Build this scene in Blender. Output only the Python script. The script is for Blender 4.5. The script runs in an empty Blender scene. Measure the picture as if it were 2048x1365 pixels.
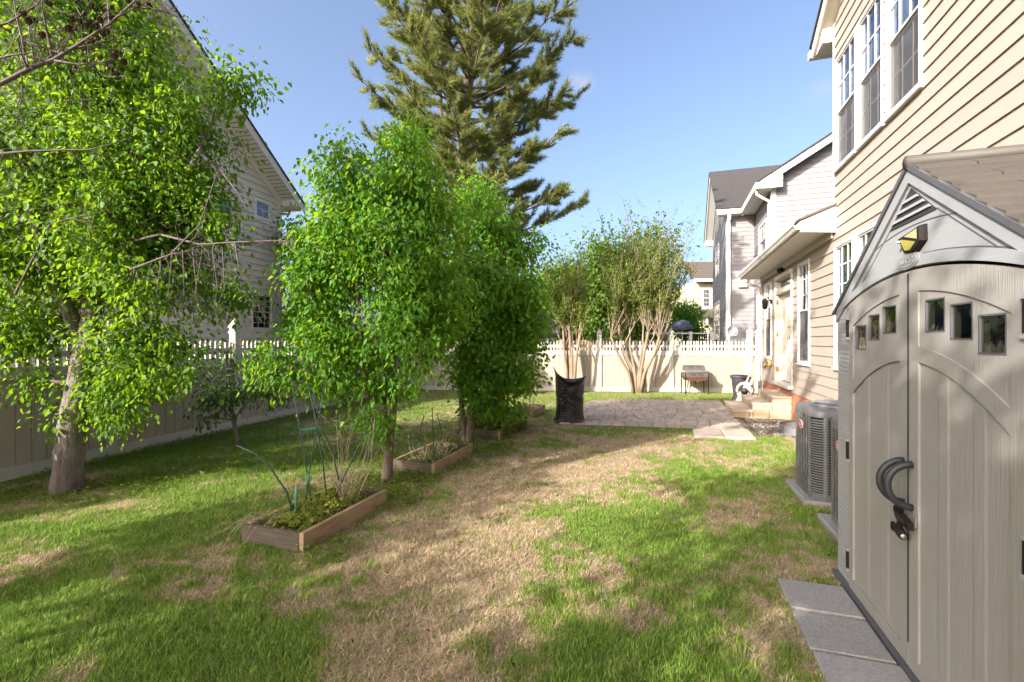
import bpy, math, random
import numpy as np
from mathutils import Matrix, Vector

R = math.radians
random.seed(7)
rng = np.random.default_rng(11)
scene = bpy.context.scene
COL = scene.collection

# ------------------------------------------------------------------ camera
CAM_H = 1.6                    # eye height; plan measured along the camera's forward axis (+Y)
FPX = 950.0                    # focal length in pixels of the 2048-wide photograph
cam_d = bpy.data.cameras.new('camera')
cam = bpy.data.objects.new('camera', cam_d)
COL.objects.link(cam)
cam_d.sensor_width = 36.0
cam_d.lens = FPX / 2048.0 * 36.0
cam_d.clip_start = 0.05
cam_d.clip_end = 2000.0
cam.location = (0, 0, CAM_H)
cam.rotation_euler = (R(90), 0, 0)
scene.camera = cam

# ------------------------------------------------------------------ light
SUN_EL = R(25.5)
SUN_AZ = R(229.0)              # clockwise from +Y: the sun stands behind the camera, to the left
world = bpy.data.worlds.new('World')
scene.world = world
world.use_nodes = True
wn, wl = world.node_tree.nodes, world.node_tree.links
wn.clear()
sky = wn.new('ShaderNodeTexSky')
sky.sky_type = 'NISHITA'
sky.sun_disc = False
sky.sun_elevation = SUN_EL
sky.sun_rotation = SUN_AZ
sky.altitude = 100
sky.air_density = 0.7
sky.dust_density = 6.0
sky.ozone_density = 1.6
bg = wn.new('ShaderNodeBackground')
bg.inputs['Strength'].default_value = 0.09
wo = wn.new('ShaderNodeOutputWorld')
# two faint puffs of cloud, each where it hangs in the sky
tc = wn.new('ShaderNodeTexCoord')
nz = wn.new('ShaderNodeTexNoise')
nz.inputs['Scale'].default_value = 14.0
nz.inputs['Detail'].default_value = 6.0
wl.new(tc.outputs['Generated'], nz.inputs['Vector'])
cur = sky.outputs['Color']
for (dx, dy, dz, rad) in ((0.1365, 0.95, 0.519, 0.034), (0.62, 0.95, 0.49, 0.036)):
    v = Vector((dx, dy, dz)).normalized()
    dot = wn.new('ShaderNodeVectorMath'); dot.operation = 'DISTANCE'
    dot.inputs[1].default_value = v
    wl.new(tc.outputs['Generated'], dot.inputs[0])
    mr = wn.new('ShaderNodeMapRange'); mr.interpolation_type = 'SMOOTHSTEP'
    mr.inputs['From Min'].default_value = rad
    mr.inputs['From Max'].default_value = 0.004
    wl.new(dot.outputs['Value'], mr.inputs['Value'])
    nr = wn.new('ShaderNodeMapRange')
    nr.inputs['From Min'].default_value = 0.42
    nr.inputs['From Max'].default_value = 0.85
    wl.new(nz.outputs['Fac'], nr.inputs['Value'])
    ml = wn.new('ShaderNodeMath'); ml.operation = 'MULTIPLY'; ml.use_clamp = True
    wl.new(mr.outputs['Result'], ml.inputs[0]); wl.new(nr.outputs['Result'], ml.inputs[1])
    mx = wn.new('ShaderNodeMix'); mx.data_type = 'RGBA'
    wl.new(ml.outputs[0], mx.inputs[0])
    wl.new(cur, mx.inputs[6])
    mx.inputs[7].default_value = (1.75, 1.8, 1.9, 1)
    cur = mx.outputs[2]
wl.new(cur, bg.inputs['Color'])
wl.new(bg.outputs[0], wo.inputs['Surface'])

sun_d = bpy.data.lights.new('sun', 'SUN')
sun_d.energy = 2.6
sun_d.angle = R(0.53)
sun_d.color = (1.0, 0.93, 0.84)
sun = bpy.data.objects.new('sun', sun_d)
COL.objects.link(sun)
sdir = Vector((math.sin(SUN_AZ) * math.cos(SUN_EL), math.cos(SUN_AZ) * math.cos(SUN_EL), math.sin(SUN_EL)))
sun.rotation_euler = sdir.to_track_quat('Z', 'Y').to_euler()
sun.location = sdir * 60

scene.view_settings.view_transform = 'Standard'
scene.view_settings.look = 'None'
scene.view_settings.gamma = 1.0
scene.view_settings.exposure = 2.3
scene.view_settings.use_curve_mapping = False
scene.render.engine = 'CYCLES'
cy = scene.cycles
cy.use_denoising = True
cy.use_adaptive_sampling = True
cy.adaptive_threshold = 0.015
cy.max_bounces = 9
cy.diffuse_bounces = 6
cy.glossy_bounces = 3
cy.transmission_bounces = 4
cy.transparent_max_bounces = 10
cy.caustics_reflective = False
cy.caustics_refractive = False
cy.sample_clamp_indirect = 8.0

# ------------------------------------------------------------------ materials
def nodes(name):
    m = bpy.data.materials.new(name)
    m.use_nodes = True
    nt = m.node_tree
    return m, nt.nodes, nt.links, nt.nodes['Principled BSDF']

def setp(b, **k):
    names = {'rough': 'Roughness', 'metal': 'Metallic', 'spec': 'Specular IOR Level', 'coat': 'Coat Weight'}
    for a, v in k.items():
        b.inputs[names[a]].default_value = v

def c4(c):
    return (c[0], c[1], c[2], 1.0)

def surf(name, c0, c1=None, scale=6.0, stretch=(1, 1, 1), rough=0.6, bump=0.0, bscale=None, metal=0.0, spec=0.4,
         dirt=None, vary=0.0, detail=6.0, bdist=0.004):
    """two-tone noise colour with fine relief, a little variation from object to object, optional stains"""
    m, n, l, b = nodes(name)
    setp(b, rough=rough, metal=metal, spec=spec)
    tc = n.new('ShaderNodeTexCoord')
    mp = n.new('ShaderNodeMapping'); mp.inputs['Scale'].default_value = stretch
    l.new(tc.outputs['Object'], mp.inputs['Vector'])
    nz = n.new('ShaderNodeTexNoise')
    nz.inputs['Scale'].default_value = scale
    nz.inputs['Detail'].default_value = detail
    nz.inputs['Roughness'].default_value = 0.65
    l.new(mp.outputs[0], nz.inputs['Vector'])
    c1 = c1 or tuple(x * 0.86 for x in c0)
    mr = n.new('ShaderNodeMapRange')
    mr.inputs['From Min'].default_value = 0.3; mr.inputs['From Max'].default_value = 0.7
    l.new(nz.outputs['Fac'], mr.inputs['Value'])
    mx = n.new('ShaderNodeMix'); mx.data_type = 'RGBA'
    mx.inputs[6].default_value = c4(c0); mx.inputs[7].default_value = c4(c1)
    l.new(mr.outputs['Result'], mx.inputs[0])
    out = mx.outputs[2]
    if dirt:
        nd = n.new('ShaderNodeTexNoise'); nd.inputs['Scale'].default_value = dirt[1]; nd.inputs['Detail'].default_value = 8
        l.new(tc.outputs['Object'], nd.inputs['Vector'])
        md = n.new('ShaderNodeMapRange'); md.inputs['From Min'].default_value = 0.52; md.inputs['From Max'].default_value = 0.75
        md.inputs['To Max'].default_value = dirt[2]
        l.new(nd.outputs['Fac'], md.inputs['Value'])
        m2 = n.new('ShaderNodeMix'); m2.data_type = 'RGBA'
        l.new(md.outputs['Result'], m2.inputs[0]); l.new(out, m2.inputs[6]); m2.inputs[7].default_value = c4(dirt[0])
        out = m2.outputs[2]
    if vary:
        oi = n.new('ShaderNodeObjectInfo')
        vr = n.new('ShaderNodeMapRange'); vr.inputs['To Min'].default_value = 1 - vary; vr.inputs['To Max'].default_value = 1 + vary
        l.new(oi.outputs['Random'], vr.inputs['Value'])
        hs = n.new('ShaderNodeHueSaturation'); l.new(vr.outputs['Result'], hs.inputs['Value']); l.new(out, hs.inputs['Color'])
        out = hs.outputs['Color']
    l.new(out, b.inputs['Base Color'])
    if bump:
        nb = n.new('ShaderNodeTexNoise'); nb.inputs['Scale'].default_value = bscale or scale * 4; nb.inputs['Detail'].default_value = 5
        l.new(mp.outputs[0], nb.inputs['Vector'])
        bp = n.new('ShaderNodeBump'); bp.inputs['Strength'].default_value = bump; bp.inputs['Distance'].default_value = bdist
        l.new(nb.outputs['Fac'], bp.inputs['Height']); l.new(bp.outputs[0], b.inputs['Normal'])
    return m

def leafmat(name, dark, light, trans, tfac=0.4, rough=0.52, spec=0.22):
    m, n, l, b = nodes(name)
    setp(b, rough=rough, spec=spec)
    at = n.new('ShaderNodeAttribute'); at.attribute_name = 'tint'
    mx = n.new('ShaderNodeMix'); mx.data_type = 'RGBA'
    mx.inputs[6].default_value = c4(dark); mx.inputs[7].default_value = c4(light)
    l.new(at.outputs['Fac'], mx.inputs[0]); l.new(mx.outputs[2], b.inputs['Base Color'])
    tr = n.new('ShaderNodeBsdfTranslucent'); tr.inputs['Color'].default_value = c4(trans)
    ms = n.new('ShaderNodeMixShader'); ms.inputs[0].default_value = tfac
    l.new(b.outputs[0], ms.inputs[1]); l.new(tr.outputs[0], ms.inputs[2])
    l.new(ms.outputs[0], n['Material Output'].inputs['Surface'])
    return m

def colmat(name, tfac=0.3, rough=0.7, spec=0.2):
    """colour stored on the blades themselves"""
    m, n, l, b = nodes(name)
    setp(b, rough=rough, spec=spec)
    at = n.new('ShaderNodeAttribute'); at.attribute_name = 'hue'
    l.new(at.outputs['Color'], b.inputs['Base Color'])
    tr = n.new('ShaderNodeBsdfTranslucent'); l.new(at.outputs['Color'], tr.inputs['Color'])
    ms = n.new('ShaderNodeMixShader'); ms.inputs[0].default_value = tfac
    l.new(b.outputs[0], ms.inputs[1]); l.new(tr.outputs[0], ms.inputs[2])
    l.new(ms.outputs[0], n['Material Output'].inputs['Surface'])
    return m

def glassmat(name, tint=(0.75, 0.8, 0.85), refl=0.12, wavy=0.0):
    m, n, l, b = nodes(name)
    n.remove(b)
    tr = n.new('ShaderNodeBsdfTransparent'); tr.inputs['Color'].default_value = c4(tint)
    gl = n.new('ShaderNodeBsdfGlossy'); gl.inputs['Roughness'].default_value = 0.02
    lw = n.new('ShaderNodeLayerWeight'); lw.inputs['Blend'].default_value = 0.5
    pw = n.new('ShaderNodeMath'); pw.operation = 'POWER'; pw.inputs[1].default_value = 4.0
    l.new(lw.outputs['Facing'], pw.inputs[0])
    ad = n.new('ShaderNodeMath'); ad.operation = 'ADD'; ad.use_clamp = True; ad.inputs[1].default_value = refl
    l.new(pw.outputs[0], ad.inputs[0])
    if wavy:
        tc = n.new('ShaderNodeTexCoord'); nz = n.new('ShaderNodeTexNoise')
        nz.inputs['Scale'].default_value = 5.0; nz.inputs['Detail'].default_value = 2
        l.new(tc.outputs['Object'], nz.inputs['Vector'])
        bp = n.new('ShaderNodeBump'); bp.inputs['Strength'].default_value = wavy; bp.inputs['Distance'].default_value = 0.02
        l.new(nz.outputs['Fac'], bp.inputs['Height']); l.new(bp.outputs[0], gl.inputs['Normal'])
    ms = n.new('ShaderNodeMixShader')
    l.new(ad.outputs[0], ms.inputs[0]); l.new(tr.outputs[0], ms.inputs[1]); l.new(gl.outputs[0], ms.inputs[2])
    l.new(ms.outputs[0], n['Material Output'].inputs['Surface'])
    return m

M = {}
M['cream_siding'] = surf('cream_siding', (0.33, 0.283, 0.245), (0.305, 0.262, 0.226), 3, (1, 1, 6), 0.55, 0.12, 60, vary=0.03)
M['taupe_siding'] = surf('taupe_siding', (0.62, 0.575, 0.535), (0.57, 0.53, 0.495), 3, (1, 1, 6), 0.6, 0.1, 60, vary=0.03)
M['gray_siding'] = surf('gray_siding', (0.215, 0.205, 0.215), (0.195, 0.185, 0.195), 3, (1, 1, 6), 0.6, 0.1, 60, vary=0.03)
M['far_siding'] = surf('far_siding', (0.42, 0.37, 0.27), None, 2, rough=0.6)
M['white_trim'] = surf('white_trim', (0.66, 0.645, 0.62), (0.61, 0.595, 0.57), 5, rough=0.45, bump=0.05)
M['cream_trim'] = surf('cream_trim', (0.55, 0.505, 0.45), (0.51, 0.47, 0.42), 5, rough=0.5, bump=0.05)
M['door_paint'] = surf('door_paint', (0.62, 0.59, 0.53), (0.58, 0.55, 0.49), 4, rough=0.35)
M['vinyl_white'] = surf('vinyl_white', (0.48, 0.45, 0.405), (0.43, 0.405, 0.365), 4, rough=0.4, dirt=((0.42, 0.36, 0.27), 3.0, 0.5))
M['vinyl_tan'] = surf('vinyl_tan', (0.37, 0.315, 0.255), (0.335, 0.285, 0.23), 3, (1, 1, 1), 0.5, 0.1, 40, dirt=((0.24, 0.22, 0.15), 2.5, 0.5), vary=0.07)
M['roof_shingle'] = surf('roof_shingle', (0.055, 0.05, 0.05), (0.03, 0.028, 0.029), 9, (1, 1, 3), 0.9, 0.5, 40)
M['roof_brown'] = surf('roof_brown', (0.10, 0.08, 0.065), (0.07, 0.055, 0.045), 9, rough=0.9, bump=0.4)
M['interior'] = surf('interior', (0.035, 0.037, 0.042), (0.02, 0.02, 0.024), 2, rough=0.8)
M['curtain'] = surf('curtain', (0.36, 0.34, 0.34), (0.30, 0.285, 0.285), 3, rough=0.9)
M['screen'] = surf('screen', (0.17, 0.165, 0.17), (0.13, 0.125, 0.13), 300, rough=0.8)
M['glass'] = glassmat('glass', (0.70, 0.75, 0.82), 0.05, 0.05)
M['glass_dark'] = glassmat('glass_dark', (0.55, 0.58, 0.5), 0.08, 0.12)
M['brick'] = surf('brick', (0.42, 0.17, 0.09), (0.30, 0.11, 0.06), 14, rough=0.85, bump=0.4, vary=0.2)
M['mortar'] = surf('mortar', (0.42, 0.36, 0.30), None, 20, rough=0.9, bump=0.4)
M['stone'] = surf('stone', (0.44, 0.33, 0.22), (0.30, 0.22, 0.145), 5, rough=0.85, bump=0.6, bscale=30, vary=0.14, bdist=0.01)
M['cap_stone'] = surf('cap_stone', (0.46, 0.37, 0.28), (0.38, 0.30, 0.23), 6, rough=0.85, bump=0.4, bscale=40, vary=0.08)
M['paver'] = surf('paver', (0.40, 0.34, 0.285), (0.29, 0.24, 0.205), 7, rough=0.9, bump=0.5, bscale=50, vary=0.16)
M['paver_bed'] = surf('paver_bed', (0.10, 0.085, 0.06), (0.06, 0.05, 0.035), 30, rough=0.95)
M['concrete'] = surf('concrete', (0.30, 0.29, 0.285), (0.18, 0.173, 0.17), 75, rough=0.9, bump=0.9, bscale=150, vary=0.06, dirt=((0.22, 0.20, 0.17), 3, 0.6))
M['gravel'] = surf('gravel', (0.33, 0.285, 0.235), (0.17, 0.145, 0.115), 9, rough=0.85)
M['soil'] = surf('soil', (0.085, 0.055, 0.035), (0.045, 0.03, 0.02), 18, rough=0.95, bump=0.9, bdist=0.02)
M['mulch'] = surf('mulch', (0.24, 0.13, 0.06), (0.11, 0.06, 0.03), 40, rough=0.95, bump=0.9, bdist=0.02)
M['wood_new'] = surf('wood_new', (0.36, 0.26, 0.155), (0.22, 0.15, 0.09), 5, (9, 0.7, 9), 0.8, 0.5, 9, vary=0.08, dirt=((0.16, 0.10, 0.06), 2.2, 0.6))
M['wood_gray'] = surf('wood_gray', (0.12, 0.095, 0.07), (0.055, 0.045, 0.035), 5, (0.7, 9, 9), 0.85, 0.5, 9, dirt=((0.05, 0.045, 0.035), 2.5, 0.7))
M['wood_fence'] = surf('wood_fence', (0.34, 0.24, 0.15), (0.24, 0.17, 0.11), 6, rough=0.85, vary=0.2)
M['bark_gray'] = surf('bark_gray', (0.22, 0.185, 0.17), (0.075, 0.06, 0.055), 9, (1, 1, 0.35), 0.95, 1.0, 24, detail=9, bdist=0.03)
M['bark_brown'] = surf('bark_brown', (0.17, 0.125, 0.10), (0.075, 0.055, 0.045), 14, (1, 1, 0.4), 0.9, 0.9, 40, bdist=0.02)
M['bark_myrtle'] = surf('bark_myrtle', (0.25, 0.19, 0.125), (0.14, 0.105, 0.07), 7, (1, 1, 0.4), 0.7, 0.4, 20)
M['bark_pine'] = surf('bark_pine', (0.13, 0.08, 0.06), (0.06, 0.04, 0.03), 9, (1, 1, 0.4), 0.95, 0.9, 20, bdist=0.03)
M['twig_dead'] = surf('twig_dead', (0.13, 0.10, 0.10), (0.07, 0.052, 0.052), 12, rough=0.9)
M['twig_dry'] = surf('twig_dry', (0.44, 0.36, 0.27), (0.30, 0.24, 0.17), 12, rough=0.9)
M['cone'] = surf('cone', (0.06, 0.03, 0.022), (0.03, 0.016, 0.012), 30, rough=0.9)
M['leaf_pear'] = leafmat('leaf_pear', (0.028, 0.095, 0.008), (0.105, 0.215, 0.016), (0.32, 0.50, 0.02), 0.42)
M['leaf_plum'] = leafmat('leaf_plum', (0.025, 0.10, 0.010), (0.105, 0.245, 0.020), (0.34, 0.55, 0.025), 0.42)
M['leaf_dark'] = leafmat('leaf_dark', (0.035, 0.085, 0.02), (0.08, 0.155, 0.035), (0.14, 0.26, 0.03), 0.3)
M['leaf_bright'] = leafmat('leaf_bright', (0.04, 0.095, 0.012), (0.12, 0.19, 0.022), (0.26, 0.36, 0.02), 0.35)
M['leaf_myrtle'] = leafmat('leaf_myrtle', (0.07, 0.13, 0.02), (0.17, 0.21, 0.04), (0.36, 0.44, 0.04), 0.4)
M['leaf_weed'] = leafmat('leaf_weed', (0.06, 0.12, 0.015), (0.26, 0.28, 0.05), (0.34, 0.40, 0.05), 0.35)
M['needle'] = leafmat('needle', (0.075, 0.11, 0.038), (0.22, 0.25, 0.085), (0.34, 0.36, 0.08), 0.3, 0.45)
M['grass'] = colmat('grass', 0.32)
M['lawn'] = colmat('lawn', 0.0, 0.95, 0.05)
M['terrain'] = surf('terrain', (0.11, 0.12, 0.045), (0.17, 0.14, 0.07), 0.8, rough=0.95)
M['shed_door'] = surf('shed_door', (0.255, 0.245, 0.232), (0.24, 0.23, 0.218), 4, (1, 1, 0.04), 0.5, 0.5, 110, bdist=0.004, dirt=((0.20, 0.175, 0.14), 2.2, 0.35))
M['shed_trim'] = surf('shed_trim', (0.275, 0.28, 0.30), (0.26, 0.265, 0.285), 4, (1, 0.05, 1), 0.45, 0.5, 90, bdist=0.003)
M['shed_corner'] = surf('shed_corner', (0.285, 0.29, 0.305), (0.26, 0.265, 0.28), 4, (1, 0.1, 1), 0.5, 0.7, 40, bdist=0.004)
M['shed_roof'] = surf('shed_roof', (0.068, 0.060, 0.052), (0.058, 0.051, 0.044), 5, rough=0.6, bump=0.2, bscale=60, vary=0.05)
M['shed_edge'] = surf('shed_edge', (0.085, 0.085, 0.095), (0.07, 0.07, 0.08), 5, rough=0.5)
M['dark_plastic'] = surf('dark_plastic', (0.028, 0.031, 0.038), (0.022, 0.024, 0.03), 8, rough=0.5)
M['black_metal'] = surf('black_metal', (0.014, 0.012, 0.013), (0.022, 0.016, 0.014), 30, rough=0.75, metal=0.0, spec=0.12)
M['steel'] = surf('steel', (0.42, 0.41, 0.39), (0.32, 0.31, 0.30), 12, rough=0.4, metal=0.7)
M['galvanised'] = surf('galvanised', (0.30, 0.315, 0.33), (0.24, 0.25, 0.265), 8, rough=0.45, metal=0.5)
M['brass'] = surf('brass', (0.45, 0.30, 0.12), None, 12, rough=0.35, metal=0.9)
M['lamp_yellow'] = surf('lamp_yellow', (0.42, 0.37, 0.17), (0.37, 0.33, 0.14), 60, rough=0.25)
M['lamp_led'] = surf('lamp_led', (0.36, 0.31, 0.05), (0.25, 0.21, 0.03), 120, rough=0.3)
M['ac_case'] = surf('ac_case', (0.11, 0.112, 0.12), (0.09, 0.092, 0.10), 6, rough=0.45, bump=0.05, dirt=((0.30, 0.22, 0.15), 4, 0.35))
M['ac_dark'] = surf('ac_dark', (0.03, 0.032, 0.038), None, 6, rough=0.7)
M['ac_guard'] = surf('ac_guard', (0.15, 0.155, 0.165), None, 6, rough=0.5)
M['badge_red'] = surf('badge_red', (0.34, 0.07, 0.06), None, 6, rough=0.4)
M['badge_pale'] = surf('badge_pale', (0.62, 0.52, 0.48), None, 6, rough=0.4)
M['bag'] = surf('bag', (0.012, 0.012, 0.014), (0.008, 0.008, 0.009), 5, (1, 1, 1.8), rough=0.22, bump=0.8, bscale=22, spec=0.4, bdist=0.02)
M['stake_green'] = surf('stake_green', (0.025, 0.075, 0.055), (0.03, 0.06, 0.05), 20, rough=0.5)
M['tape_green'] = surf('tape_green', (0.07, 0.27, 0.17), None, 8, rough=0.5)
M['grill_gray'] = surf('grill_gray', (0.115, 0.105, 0.10), (0.07, 0.064, 0.06), 9, rough=0.6, bump=0.2, dirt=((0.14, 0.08, 0.05), 5, 0.6))
M['rust'] = surf('rust', (0.11, 0.045, 0.022), (0.05, 0.026, 0.017), 9, rough=0.85, bump=0.4)
M['pot'] = surf('pot', (0.045, 0.045, 0.05), (0.06, 0.058, 0.06), 9, rough=0.5)
M['reel'] = surf('reel', (0.56, 0.47, 0.37), (0.50, 0.42, 0.33), 6, rough=0.5)
M['hose'] = surf('hose', (0.42, 0.36, 0.29), None, 20, rough=0.6)
M['navy'] = surf('navy', (0.06, 0.07, 0.11), None, 4, rough=0.9)
M['dish'] = surf('dish', (0.33, 0.32, 0.32), (0.27, 0.26, 0.26), 12, rough=0.5, dirt=((0.2, 0.18, 0.16), 6, 0.5))
M['terracotta'] = surf('terracotta', (0.60, 0.36, 0.16), None, 10, rough=0.6)

# ------------------------------------------------------------------ frames measured from the place
PHI = math.atan2(-0.311, 0.9504)          # the right-hand house, the shed and the beds share this bearing
HF = Matrix.Rotation(PHI, 4, 'Z')         # x = L (towards the house), y = u (along its wall), z
PHF = math.atan2(-0.2214, 0.9752)         # side fence and the house beyond it
FF = Matrix.Rotation(PHF, 4, 'Z')
ID = Matrix.Identity(4)

def ray(px, py, Y):
    """point of the place seen at photo pixel (px, py) at forward distance Y"""
    return Vector(((px - 1024) / FPX * Y, Y, CAM_H + (683 - py) / FPX * Y))

def ground(px, py, z=0.0):
    Y = (CAM_H - z) * FPX / (py - 683)
    return Vector(((px - 1024) / FPX * Y, Y, z))

def uwall(px, L):
    """u on the plane x = L of the house frame"""
    Y = L * 999.6 / (px - 1335.0)
    return (Y + 0.311 * L) / 0.9504

def zwall(px, py, L):
    Y = L * 999.6 / (px - 1335.0)
    return CAM_H + (683 - py) / FPX * Y

# ------------------------------------------------------------------ building helpers
def tag(o, label=None, cat=None, group=None, kind=None):
    if label: o['label'] = label
    if cat: o['category'] = cat
    if group: o['group'] = group
    if kind: o['kind'] = kind
    return o

def thing(name, label, cat, loc=(0, 0, 0), rz=0.0, group=None):
    o = bpy.data.objects.new(name, None)
    o.empty_display_size = 0.2
    COL.objects.link(o)
    o.matrix_basis = Matrix.Translation(Vector(loc)) @ Matrix.Rotation(rz, 4, 'Z')
    o['wm'] = [x for row in o.matrix_basis for x in row]
    return tag(o, label, cat, group)

def wmat(o):
    m = Matrix.Identity(4)
    while o is not None:
        m = o.matrix_basis @ m
        o = o.parent
    return m

def link(name, me, parent=None, label=None):
    o = bpy.data.objects.new(name, me)
    COL.objects.link(o)
    if parent is not None: o.parent = parent
    if label: o['label'] = label
    return o

class MB:
    """collects shapes in one frame and links them as ONE mesh object"""
    def __init__(s, frame=ID):
        s.v, s.f, s.mi, s.sm, s.frame, s.mats = [], [], [], [], frame, []
    def _m(s, mat):
        if mat not in s.mats: s.mats.append(mat)
        return s.mats.index(mat)
    def add(s, vs, fs, mat=None, smooth=False):
        b = len(s.v); s.v.extend([tuple(x) for x in vs])
        mi = s._m(mat) if mat else 0
        for f in fs:
            s.f.append(tuple(i + b for i in f)); s.mi.append(mi); s.sm.append(smooth)
        return s
    def box(s, x0, x1, y0, y1, z0, z1, mat=None):
        vs = [(x0, y0, z0), (x1, y0, z0), (x1, y1, z0), (x0, y1, z0), (x0, y0, z1), (x1, y0, z1), (x1, y1, z1), (x0, y1, z1)]
        return s.add(vs, [(0, 3, 2, 1), (4, 5, 6, 7), (0, 1, 5, 4), (1, 2, 6, 5), (2, 3, 7, 6), (3, 0, 4, 7)], mat)
    def bbox(s, x0, x1, y0, y1, z0, z1, b=0.006, mat=None):
        """box with its top edges bevelled"""
        vs = [(x0, y0, z0), (x1, y0, z0), (x1, y1, z0), (x0, y1, z0),
              (x0, y0, z1 - b), (x1, y0, z1 - b), (x1, y1, z1 - b), (x0, y1, z1 - b),
              (x0 + b, y0 + b, z1), (x1 - b, y0 + b, z1), (x1 - b, y1 - b, z1), (x0 + b, y1 - b, z1)]
        fs = [(8, 9, 10, 11)]
        for i in range(4):
            j = (i + 1) % 4
            fs += [(i, j, 4 + j, 4 + i), (4 + i, 4 + j, 8 + j, 8 + i)]
        return s.add(vs, fs, mat)
    def hexa(s, p, mat=None):
        """8 corners: 4 of one face then the 4 facing them"""
        return s.add(p, [(0, 3, 2, 1), (4, 5, 6, 7), (0, 1, 5, 4), (1, 2, 6, 5), (2, 3, 7, 6), (3, 0, 4, 7)], mat)
    def prism(s, poly, fn, o0, o1, mat=None):
        """polygon in (a, b) extruded from offset o0 to o1; fn(a, b, o) -> point"""
        n = len(poly)
        vs = [fn(a, b, o0) for a, b in poly] + [fn(a, b, o1) for a, b in poly]
        fs = [tuple(range(n))[::-1], tuple(range(n, 2 * n))] + [(i, (i + 1) % n, n + (i + 1) % n, n + i) for i in range(n)]
        return s.add(vs, fs, mat)
    def tube(s, pts, rad, sides=6, mat=None, cap=True):
        pts = [Vector(p) for p in pts]
        n = len(pts)
        if not hasattr(rad, '__len__'): rad = [rad] * n
        t = (pts[1] - pts[0]).normalized()
        ref = Vector((0, 0, 1)) if abs(t.z) < 0.9 else Vector((1, 0, 0))
        a = t.cross(ref).normalized()
        vs, fs = [], []
        for i, p in enumerate(pts):
            tt = (pts[min(i + 1, n - 1)] - pts[max(i - 1, 0)])
            tt = tt.normalized() if tt.length > 1e-9 else t
            a = (a - tt * a.dot(tt))
            a = a.normalized() if a.length > 1e-6 else tt.orthogonal().normalized()
            b = tt.cross(a)
            for k in range(sides):
                g = 2 * math.pi * k / sides
                vs.append(p + (a * math.cos(g) + b * math.sin(g)) * rad[i])
        for i in range(n - 1):
            for k in range(sides):
                k2 = (k + 1) % sides
                fs.append((i * sides + k, i * sides + k2, (i + 1) * sides + k2, (i + 1) * sides + k))
        if cap:
            fs.append(tuple(range(sides))[::-1]); fs.append(tuple(range((n - 1) * sides, n * sides)))
        return s.add(vs, fs, mat, True)
    def lathe(s, prof, c=(0, 0, 0), seg=20, mat=None, a0=0.0, a1=2 * math.pi, smooth=True):
        """profile of (r, z) turned about the vertical through c"""
        closed = abs(a1 - a0 - 2 * math.pi) < 1e-6
        m = seg if closed else seg + 1
        vs, fs = [], []
        for r, z in prof:
            for k in range(m):
                g = a0 + (a1 - a0) * k / seg
                vs.append((c[0] + r * math.cos(g), c[1] + r * math.sin(g), c[2] + z))
        for i in range(len(prof) - 1):
            for k in range(seg):
                k2 = (k + 1) % m
                fs.append((i * m + k, i * m + k2, (i + 1) * m + k2, (i + 1) * m + k))
        return s.add(vs, fs, mat, smooth)
    def build(s, name, mat, parent=None, label=None):
        W = (wmat(parent).inverted() if parent is not None else ID) @ s.frame
        me = bpy.data.meshes.new(name)
        me.from_pydata([W @ Vector(v) for v in s.v], [], s.f)
        if s.mats:
            for mm in s.mats: me.materials.append(M[mm])
            me.polygons.foreach_set('material_index', s.mi)
        else:
            me.materials.append(M[mat])
        me.polygons.foreach_set('use_smooth', s.sm)
        me.update()
        return link(name, me, parent, label)

def mesh_np(name, verts, sizes, loops, mat, parent=None, attrs=None, smooth=False):
    me = bpy.data.meshes.new(name)
    me.vertices.add(len(verts)); me.vertices.foreach_set('co', np.asarray(verts, np.float32).ravel())
    me.loops.add(len(loops)); me.loops.foreach_set('vertex_index', np.asarray(loops, np.int32))
    starts = np.concatenate([[0], np.cumsum(sizes)[:-1]]).astype(np.int32)
    me.polygons.add(len(sizes)); me.polygons.foreach_set('loop_start', starts)
    me.update(calc_edges=True)
    for k, a in (attrs or {}).items():
        if a.ndim == 1:
            at = me.attributes.new(k, 'FLOAT', 'POINT'); at.data.foreach_set('value', a.astype(np.float32))
        else:
            at = me.attributes.new(k, 'FLOAT_COLOR', 'POINT')
            at.data.foreach_set('color', np.concatenate([a, np.ones((len(a), 1))], 1).astype(np.float32).ravel())
    if smooth: me.polygons.foreach_set('use_smooth', np.ones(len(sizes), bool))
    me.materials.append(M[mat])
    return link(name, me, parent)

def norm(a):
    return a / np.maximum(np.linalg.norm(a, axis=1, keepdims=True), 1e-9)

def leaf_arrays(P, A, N, ln, wd, fold=0.18, droop=0.12):
    n = len(P)
    A = norm(A); S = norm(np.cross(A, N)); N = np.cross(S, A)
    ln = ln[:, None]; wd = wd[:, None]
    v = np.empty((n, 6, 3))
    v[:, 0] = P
    v[:, 1] = P + A * ln * 0.33 - S * wd * 0.5 + N * wd * fold
    v[:, 2] = P + A * ln * 0.70 - S * wd * 0.36 + N * wd * fold * 0.6 - N * ln * droop * 0.4
    v[:, 3] = P + A * ln - N * ln * droop
    v[:, 4] = P + A * ln * 0.70 + S * wd * 0.36 + N * wd * fold * 0.6 - N * ln * droop * 0.4
    v[:, 5] = P + A * ln * 0.33 + S * wd * 0.5 + N * wd * fold
    idx = (np.arange(n) * 6)[:, None] + np.array([0, 1, 2, 3, 3, 4, 5, 0])
    return v.reshape(-1, 3), np.full(2 * n, 4), idx.ravel()

def leaves(name, P, A, N, ln, wd, mat, parent, tint, **k):
    v, s, l = leaf_arrays(P, A, N, ln, wd, **k)
    W = np.array(wmat(parent).inverted()) if parent is not None else np.eye(4)
    v = v @ W[:3, :3].T + W[:3, 3]
    return mesh_np(name, v, s, l, mat, parent, {'tint': np.repeat(tint, 6)})

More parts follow.
